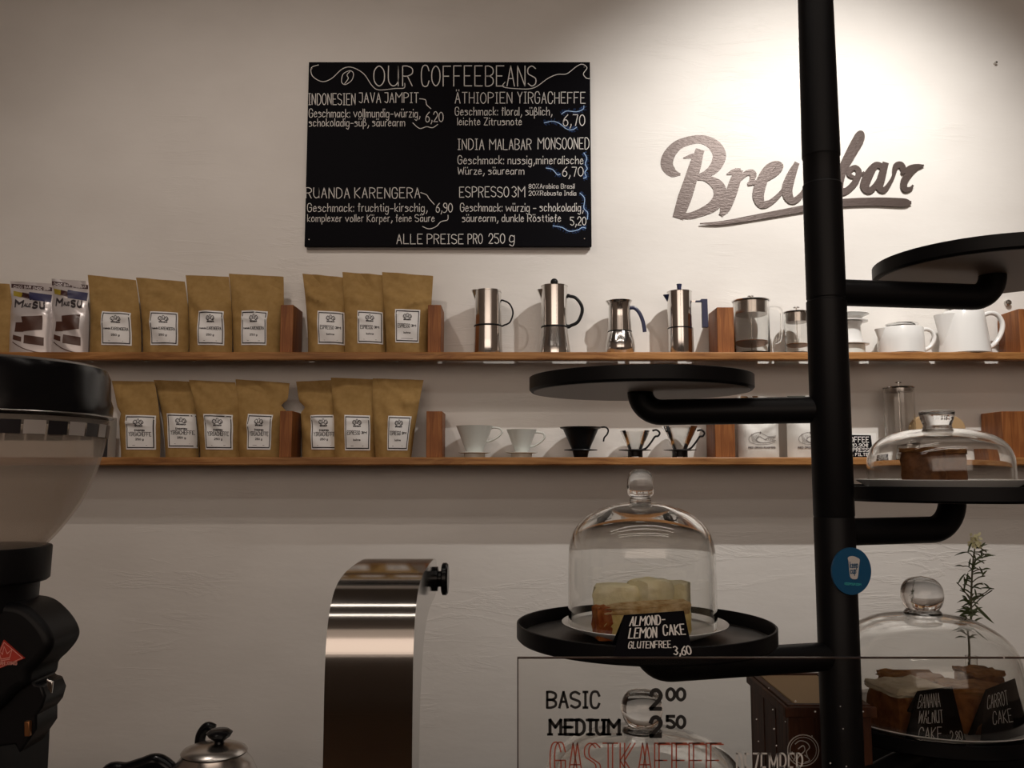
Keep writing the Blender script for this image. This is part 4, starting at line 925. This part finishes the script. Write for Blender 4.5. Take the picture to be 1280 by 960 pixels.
# banana walnut cake under the big cloche
fl5 = T5.z - RIM + .0046; Y5 = 1.40; c5 = Vector((T5.x, Y5, fl5)); plate(c5, .152, 'large white plate under the big cloche at lower right', .021)
kz = W(1157, 767, Y5).z; cz = c5 + Vector((-.008, 0, .0135)); hh = kz - cz.z
cloche(cz, [(.138, 0), (.1385, hh * .3), (.136, hh * .5), (.126, hh * .70), (.104, hh * .85), (.072, hh * .95), (.034, hh * .99), (0, hh)], 'big glass cloche with ball knob over brown cakes at lower right',
       [(0, hh - .001), (.026, hh - .001), (.027, hh + .003), (.024, hh + .007), (.028, hh + .014), (.0315, hh + .027), (.029, hh + .042), (.019, hh + .053), (0, hh + .0575)])
g5 = 'brown cakes under the big cloche'; pz5 = fl5 + .0052
piece(c5.x - .062, 1.35, pz5, .085, .075, .062, .25, M['brown_cake'], 'brown cake block with cream frosting under the big cloche', seed=71, group=g5, topm=M['frost'], top_h=.009, amp=.0025)
piece(c5.x + .040, 1.365, pz5, .085, .065, .060, -.35, M['brown_cake'], 'brown cake block with nutty top behind the banana card', seed=72, group=g5, topm=M['brown_top'], top_h=.005, amp=.0025)
piece(c5.x - .010, 1.45, pz5, .085, .06, .058, .1, M['brown_cake'], 'brown cake block at the back centre under the big cloche', seed=73, group=g5, topm=M['brown_top'], top_h=.005, amp=.0025)
piece(c5.x + .090, 1.43, pz5, .055, .055, .070, .1, M['brown_cake'], 'brown cake block at the right edge under the big cloche', seed=74, group=g5, topm=M['brown_top'], top_h=.005, amp=.0025)
tent(((1128, 900), (1207, 906), (1190, 858), (1147, 864)), (1.285, 1.283), .014, [('BANANA', .10, .62, .68, .24, .013, -.02), ('WALNUT', .17, .66, .40, .22, .013, -.02), ('CAKE', .22, .62, .10, .22, .013, -.02), ('2,80', .76, .96, .10, .15, .011, 0)],
     'black card reading banana walnut cake leaning beside frosted cake', base=fl5 + .0052, m='grey_ink' if False else 'snow')
tent(((1224, 902), (1286, 900), (1268, 848), (1232, 862)), (1.30, 1.31), .014, [('CARROT', .08, .66, .62, .24, .013, -.02), ('CAKE', .24, .70, .32, .22, .013, -.02)],
     'black card reading carrot cake at the right picture edge', base=fl5 + .0052, m='snow')
# cloche below the almond tray
fl6 = T6.z - RIM + .0046; Y6 = 1.20; c6 = Vector((T6.x, Y6, fl6)); plate(c6, .150, 'large white plate under the ball-knob cloche behind the lettered pane', .018)
kz = W(803, 914, Y6).z; cz = c6 + Vector((0, 0, .0115)); hh = kz - cz.z
cloche(cz, [(.136, 0), (.1365, hh * .3), (.134, hh * .5), (.124, hh * .70), (.102, hh * .85), (.070, hh * .95), (.034, hh * .99), (0, hh)], 'big glass cloche with ball knob behind the lettered pane',
       [(0, hh - .001), (.024, hh - .001), (.025, hh + .003), (.0185, hh + .007), (.0235, hh + .014), (.0275, hh + .027), (.025, hh + .042), (.017, hh + .051), (0, hh + .054)])
piece(c6.x, Y6, fl6 + .0052, .1, .08, .05, .2, M['brown_cake'], 'brown cake block under the cloche behind the lettered pane', seed=81, topm=M['brown_top'])

# ------------------------------------------------------------------ glass pane with lettering in front of the stand
GY = .93; gx0 = W(648, 880, GY).x; gx1 = .86; gz = W(648, 823.5, GY).z
pn = thing('lettered_glass_pane', 'upright glass pane with painted coffee prices in front of the cake stand', 'glass screen', ((gx0 + gx1) / 2, GY, CT))
MB().box(gx0, gx1, GY, GY + .005, CT, gz).build('pane', M['pane'], pn, smooth=False)
MB().box(gx0 - .0012, gx0, GY, GY + .005, CT, gz).box(gx0 - .0012, gx1, GY, GY + .005, gz, gz + .0012).build('edge', M['pane_edge'], pn, smooth=False)
fg = lambda x, y: W(x, y, GY - .0006)
for rowt in ((('BASIC', 684, 749, 884.5, 19.5, 3.2, 0), ('2', 813.5, 826, 886, 22.5, 5.2, 0), ('00', 834, 856, 875, 14, 4.0, 0)), (('MEDIUM', 687.5, 774, 918, 18, 4.0, 2.6), ('2', 813.5, 826, 920, 22.5, 5.2, 0), ('50', 834, 856, 909.5, 14, 4.0, 0))):
    m = MB()
    for a, x0, x1, bs, h, w, sf in rowt: text(m, a, x0, x1, bs, h, w, fg, serif=sf, gap=2.4 if sf else 1.7)
    m.build('price_line', M['black_paint'], pn, smooth=False)
m = MB()
for dx in (0, 5.5): text(m, 'GASTKAFFEE', 688 + dx, 896 + dx, 972, 43, 1.7, fg, gap=2.6)
for x in range(4): m.ribbon([(822 + x * 22 - (22 if x == 0 else 0) * 0, 930.5), (838 + x * 22, 930.5)], 1.8, fg)
m.build('red_lettering', M['red_paint'], pn, smooth=False)
m = MB(); text(m, 'DEZEMBER', 921, 1003, 976, 34, 2.2, fg, gap=2.2); m.build('white_lettering', M['snow'], pn, smooth=False)
m = MB(); rnd = random.Random(9)
for x, y in ((945.5, 899), (966, 887), (948, 926.5), (967.6, 911), (981.6, 902), (994.5, 876.5), (1019, 889.5), (1015, 920), (970.5, 932), (938, 932), (1050.5, 883), (1054, 911), (1038, 954), (1079, 889.5), (1255, 822), (1210, 826), (1002, 933), (961, 860), (1058, 958)):
    m.disc2(x, y, rnd.uniform(.7, 1.25), fg, 8)
m.build('snow_dots', M['snow'], pn, smooth=False)

# ------------------------------------------------------------------ dark wooden crate behind the pane
bx0 = W(985, 881, 1.262); zt = bx0.z; X0 = bx0.x; X1 = X0 + .115; Y0 = 1.262; Y1 = 1.46
t = thing('wooden_crate', 'dark wooden crate with tan lid and round stamp behind the stand pole', 'crate', ((X0 + X1) / 2, (Y0 + Y1) / 2, CT))
mb = MB(); th = .010
mb.box(X0, X1, Y0, Y0 + th, CT, zt).box(X0, X1, Y1 - th, Y1, CT, zt).box(X0, X0 + th, Y0 + th, Y1 - th, CT, zt).box(X1 - th, X1, Y0 + th, Y1 - th, CT, zt); mb.build('walls', M['crate'], t, bevel=.001)
mb = MB(); e = .006
mb.box(X0 - e, X1 + e, Y0 - e, Y0, zt - .016, zt - .002).box(X0 - e, X0, Y0, Y1, zt - .016, zt - .002); mb.build('moulding', M['crate'], t, bevel=.0015)
MB().box(X0 + th + .004, X1 - th, Y0 + th + .004, Y1 - th, zt - .012, zt - .002).build('lid', M['kraft_card'], t, bevel=.001)
MB().box(X0 - .001, X0, Y0 + .06, Y0 + .075, CT, zt - .016).box(X0 - .001, X0, Y0 + .12, Y0 + .135, CT, zt - .016).build('cleat', M['crate'], t)
m = MB(); fq = lambda x, y: W(x, y, Y0 - .0006)
ci = lambda r, a0=0, a1=2 * PI, n=28: [(1004 + r * math.cos(a0 + (a1 - a0) * i / n), 938 + r * math.sin(a0 + (a1 - a0) * i / n)) for i in range(n + 1)]
m.ribbon(ci(19.5), 1.3, fq); m.ribbon(ci(16.5), .8, fq)
for pts in ([(994, 930), (1000, 926), (1008, 928), (1012, 934), (1008, 940), (1010, 947)], [(998, 936), (1004, 932), (1006, 938), (1000, 944), (996, 950)], [(1006, 944), (1012, 950), (1006, 953)], [(990, 940), (994, 946), (992, 951)]): m.ribbon(cat(pts, 5), 1.2, fq)
m.build('stamp', M['snow'], t, smooth=False)
# low black box under the big cloche's tray
o = MB().box(X1 + .012, 1.15, 1.24, 1.60, CT, E - .452).build('storage_box', M['dull_black'], bevel=.004); tag(o, 'low black box on the counter under the big right cloche', 'box')

# ------------------------------------------------------------------ steel water tap column
t = thing('water_tower', 'curved brushed steel hot water tower with black side knob on the counter', 'water boiler', (W(459, 900, 1.0).x, 1.05, CT))
xl = W(403.5, 955, 1.0).x; xr = W(515, 955, 1.0).x
outer = [(1.0, CT - E), (1.0, -.40), (1.0, -.30), (1.000, -.225), (1.006, -.184), (1.022, -.155), (1.050, -.136), (1.09, -.1265), (1.14, -.1225), (1.20, -.121), (1.262, -.122), (1.292, -.128), (1.308, -.145)]
inner = [(1.306, -.160), (1.290, -.172), (1.262, -.177), (1.215, -.178), (1.165, -.186), (1.125, -.204), (1.098, -.235), (1.082, -.275), (1.075, -.33), (1.072, -.40), (1.07, CT - E)]
prof = cat(outer, 5) + cat(inner, 5)
MB().extrude([(xl, y, E + z) for y, z in prof], (xr - xl, 0, 0)).build('column', M['brushed'], t, angle=25)
MB().box(xl + .0005, xl + .0007, 1.2, 1.201, E - .15, E - .149).build('side_panel', M['satin'], t) if False else None
kc = Vector((xr, 1.262, E - .150))
mb = MB(); mb.lathe((0, 0, 0), [(0, 0), (.017, 0), (.017, .005), (.011, .006), (.011, .010), (.020, .0105), (.0225, .012), (.0225, .017), (.020, .0195), (0, .020)], 36)
mb.v = [Vector((kc.x + v.z, kc.y + v.x, kc.z + v.y)) for v in mb.v]; mb.build('knob', M['black_gloss'], t)

# ------------------------------------------------------------------ pouring kettle at the lower edge
KY = 1.2; kc = W(268, 938, KY); t = thing('pouring_kettle', 'small steel pouring kettle with black lid knob at the lower edge', 'kettle', (kc.x, KY, CT)); s = KY / F; c = Vector((kc.x, KY, 0)); zl = W(268, 940, KY).z
MB().lathe(c, [(0, CT), (.074, CT), (.078, CT + .006), (.074, CT + .05), (.060, zl - .035), (.048, zl - .012), (.041, zl - .003), (.041, zl), (.036, zl)], 48).build('body', M['satin'], t)
MB().lathe(c, [(.0415, zl - .001), (.0425, zl + .001), (.040, zl + .004), (.030, zl + .008), (.012, zl + .011), (0, zl + .012)], 48).build('lid', M['satin'], t)
MB().lathe(c + Vector((.006, 0, 0)), [(0, zl + .010), (.007, zl + .010), (.006, zl + .014), (.014, zl + .020), (.017, zl + .025), (.012, zl + .0285), (0, zl + .029)], 28).build('lid_knob', M['black_gloss'], t)
q = lambda x, y, d=0: W(x, y, KY + d)
MB().tube(cat([q(250, 938, .035), q(251, 920, .037), q(259, 909, .038), q(268, 912, .038)], 6), [.007] * 18 + [.005], 14).build('handle_hinge', M['black_gloss'], t)
pts = [q(226, 978, .0), q(212, 962), q(196, 952), q(178, 957), q(158, 963), q(138, 964), q(126, 985)]
MB().tube(cat(pts, 6), .0105, 14).build('handle', M['black_gloss'], t)
MB().tube(cat([c + Vector((.066, -.01, CT - 0 + .05)), c + Vector((.11, -.015, CT + .06)), c + Vector((.115, -.015, CT + .10)), c + Vector((.135, -.02, CT + .14))], 6), [.010 - .0003 * i for i in range(19)], 14).build('spout', M['satin'], t)

# ------------------------------------------------------------------ coffee grinder at the left edge
GY2 = .85; gs = GY2 / F; gx = W(-20, 600, GY2).x
t = thing('coffee_grinder', 'black coffee grinder with smoky hopper and red triangular badge at left edge', 'coffee grinder', (gx, GY2, CT)); c = Vector((gx, GY2, 0))
gz = lambda y: W(-20, y, GY2).z
HP = [(56, 684), (79, 683), (90, 672), (106, 652), (122, 628), (136, 597), (147, 560), (152.5, 524)]
out = cat([(a * gs * .915, gz(b)) for a, b in HP[1:]], 6); inn = [(r - .003, z) for r, z in out]
MB().lathe(c, out + inn[::-1] + [out[0]], 64).build('hopper', M['hopper'], t, angle=50)
for mt, off in (('checker_light', 0), ('checker_dark', 1)):
    mb = MB()
    for k in range(off, 32, 2):
        a0 = -PI / 2 + .0 + k * 2 * PI / 32 + .0; mb.lathe(c, [(151.3 * gs * .915, gz(546)), (153 * gs * .915, gz(530))], 5, a0 + .01, a0 + 2 * PI / 32 - .01)
    mb.build('check_band', M[mt], t)
lid = [(150 * gs * .915, gz(523)), (156 * gs * .915, gz(521)), (156.5 * gs * .915, gz(506)), (153 * gs * .915, gz(497)), (151.5 * gs * .915, gz(470)), (147 * gs * .915, gz(460)), (137 * gs * .915, gz(456)), (60 * gs * .915, gz(452)), (0, gz(451))]
MB().lathe(c, lid, 64).build('lid', M['black_gloss'], t, angle=30)
MB().lathe(c, [(157.3 * gs * .915, gz(521)), (158 * gs * .915, gz(520)), (157.3 * gs * .915, gz(519)), (156.6 * gs * .915, gz(520)), (157.3 * gs * .915, gz(521))], 64).build('lid_ring', M['satin'], t)
MB().lathe(c, [(0, gz(684)), (79 * gs, gz(683)), (80 * gs, gz(685)), (79 * gs, gz(724)), (76 * gs, gz(727)), (68 * gs, gz(728)), (67 * gs, gz(760)), (0, gz(760))][::-1], 48).build('collar', M['black_matt'], t, angle=30)
zb = lambda pts, d: [W(x, y, GY2 + d) for x, y in pts]
body = cat([(48, 742), (65, 744.5), (79, 752), (95, 769), (103, 786), (100, 799), (89, 813), (78, 824), (74, 838), (60, 848), (40, 868), (8, 888), (-30, 896), (-80, 880), (-130, 820), (-140, 780), (-110, 748), (-60, 742)], 5)
m = MB(); m.extrude(zb(body, .03), (0, -.06, 0)); m.build('motor_housing', M['black_matt'], t, bevel=.016, angle=60, seg=5)
chute = [(68, 838), (72, 843), (79, 844), (84, 857), (80, 871), (73, 880), (73, 897), (53, 926), (48, 915), (8, 920), (8, 880), (30, 850)]
m = MB(); m.extrude(zb(chute, .02), (0, -.04, 0)); m.build('dosing_chute', M['black'], t, bevel=.002)
m = MB(); m.extrude(zb([(57, 848), (66, 852), (64, 868), (59, 862)], -.0225), (0, .003, 0)); m.build('chute_lever', M['steel'], t, bevel=.001)
m = MB(); m.extrude(zb([(30, 902), (36.5, 902), (36.5, 921), (30, 921)], -.0245), (0, .005, 0)); m.build('fork_tip', M['brass'], t, bevel=.0008)
m = MB(); m.box(W(-95, 900, GY2).x, W(-1.5, 900, GY2).x, GY2 - .03, GY2 + .10, CT + .02, gz(870)); m.build('stand_column', M['black_matt'], t, bevel=.006)
m = MB(); m.box(W(-150, 900, GY2).x, W(-1, 900, GY2).x, GY2 - .10, GY2 + .14, CT, CT + .025); m.build('base', M['black_matt'], t, bevel=.006)
tri = [(4.5, 800), (30.5, 823), (-14, 841)]
yf = -.0316
m = MB(); m.extrude(zb(tri, yf), (0, .0015, 0)); bgd = m.build('badge', M['red'], t); bgd['label'] = 'red triangular badge with crown'
m = MB(); fz = lambda x, y: W(x, y, GY2 + yf - .0006)
m.ribbon([(5, 803), (28, 822.5), (-11, 838.5), (5, 803)], .9, fz)
for pts in ([(1, 823), (-2, 812), (3, 818), (5, 808), (9, 817), (15, 812), (12, 822), (1, 824)], [(1, 826), (12, 824)]): m.ribbon(pts, 1.1, fz)
text(m, 'MAHLKÖNIG'.replace('Ö', 'O'), -3, 21, 831, 4, .8, fz)
m.build('badge_print', M['pink'], bgd, smooth=False)

# ------------------------------------------------------------------ flowering sprig in a vase
VY = 1.66; sb = W(1214, 775, VY); t = thing('flower_sprig', 'flowering green sprig with thin leaves rising behind the big right cloche', 'plant', (sb.x, VY, CT)); rnd = random.Random(21)
q = lambda x, y, d=0: W(x, y, VY + d)
stem = cat([q(1213, 850), q(1213.5, 800), q(1214, 752), q(1215, 720), q(1217, 695), q(1220, 678)], 6)
MB().tube(stem, [.0024 - .00004 * i for i in range(len(stem))], 8).build('stem', M['stem'], t)
def leaf(mb, a, b, w, droop=0):
    a = Vector(a); b = Vector(b); n = 7; side = (b - a).cross(Vector((0, 1, 0)))
    side = side.normalized() if side.length > 1e-6 else Vector((1, 0, 0)); vs = []
    for i in range(n + 1):
        k = i / n; p = a.lerp(b, k) + Vector((0, 0, -droop * k * k + droop * k * .9)); ww = w * math.sin(PI * min(.97, .12 + k * .85)) / 2
        vs += [p - side * ww, p + side * ww + Vector((0, .001, 0))]
    mb.add(vs, [(2 * i, 2 * i + 1, 2 * i + 3, 2 * i + 2) for i in range(n)])
lf = MB(); tw = MB()
for (x0, y0, x1, y1) in ((1215, 735, 1204, 731), (1215, 735, 1228, 729), (1214, 752, 1196, 728), (1214, 755, 1233, 740), (1233, 740, 1242, 736), (1216, 712, 1203, 708), (1216, 712, 1224, 712), (1217, 700, 1230, 704), (1217, 698, 1208, 690), (1218, 692, 1228, 698), (1218, 690, 1234, 695), (1214, 748, 1200, 738), (1215, 728, 1231, 720), (1214, 760, 1240, 738), (1215, 716, 1230, 712), (1219, 685, 1233, 690)):
    p = cat([q(x0, y0), q((x0 + x1) / 2, (y0 + y1) / 2 - 2, rnd.uniform(-.01, .01)), q(x1, y1, rnd.uniform(-.02, .02))], 4); tw.tube(p, .0011, 6)
    for _ in range(2):
        k = rnd.random(); b = Vector(p[int(k * (len(p) - 1))]); a = rnd.uniform(-.4, PI + .4); leaf(lf, b, b + Vector((math.cos(a), rnd.uniform(-.4, .4), math.sin(a))) * rnd.uniform(.012, .026), .003, .006)
tw.build('twigs', M['stem'], t)
for k in range(34):
    y = rnd.uniform(748, 782); b = q(1213 + rnd.uniform(-4, 4), y, rnd.uniform(-.008, .008)); a = rnd.choice((rnd.uniform(-.5, .9), rnd.uniform(PI - .9, PI + .5))); ln = rnd.uniform(.012, .026)
    leaf(lf, b, b + Vector((math.cos(a) * ln, rnd.uniform(-.01, .01), math.sin(a) * ln)), .0034, rnd.uniform(.004, .014))
for k in range(9):
    y = rnd.uniform(690, 745); b = q(1214 + (745 - y) * .06, y); a = rnd.choice((rnd.uniform(-.2, .9), rnd.uniform(PI - .9, PI + .2))); ln = rnd.uniform(.012, .03)
    leaf(lf, b, b + Vector((math.cos(a) * ln, rnd.uniform(-.01, .01), math.sin(a) * ln)), .003, .012)
leaf(lf, q(1218, 755), q(1243, 780), .006, -.006); leaf(lf, q(1212, 768), q(1197, 772), .005, .02)
lf.build('leaves', M['leaf'], t)
m = MB()
for k in range(46):
    b = q(1220 + rnd.uniform(-7, 7), 677 + rnd.uniform(-8, 6), rnd.uniform(-.006, .006)); a = rnd.uniform(0, 2 * PI); leaf(m, b, b + Vector((math.cos(a), rnd.uniform(-.5, .5), math.sin(a) * .9)) * rnd.uniform(.005, .010), .005)
m.build('blossom', M['petal'], t)
vz = q(1214, 812).z
o = thing('bud_vase', 'slim clear glass vase holding the flowering sprig', 'vase', (sb.x, VY, CT))
MB().lathe((sb.x, VY, CT), [(0, 0), (.022, 0), (.024, .004), (.024, .16), (.012, .20), (.011, vz - CT), (.012, vz - CT + .001), (.0095, vz - CT), (.0105, .2), (.022, .16), (.022, .006), (0, .005)], 32).build('glass', M['glass'], o)
for ob in list(bpy.data.objects):
    if '_org' in ob: del ob['_org']
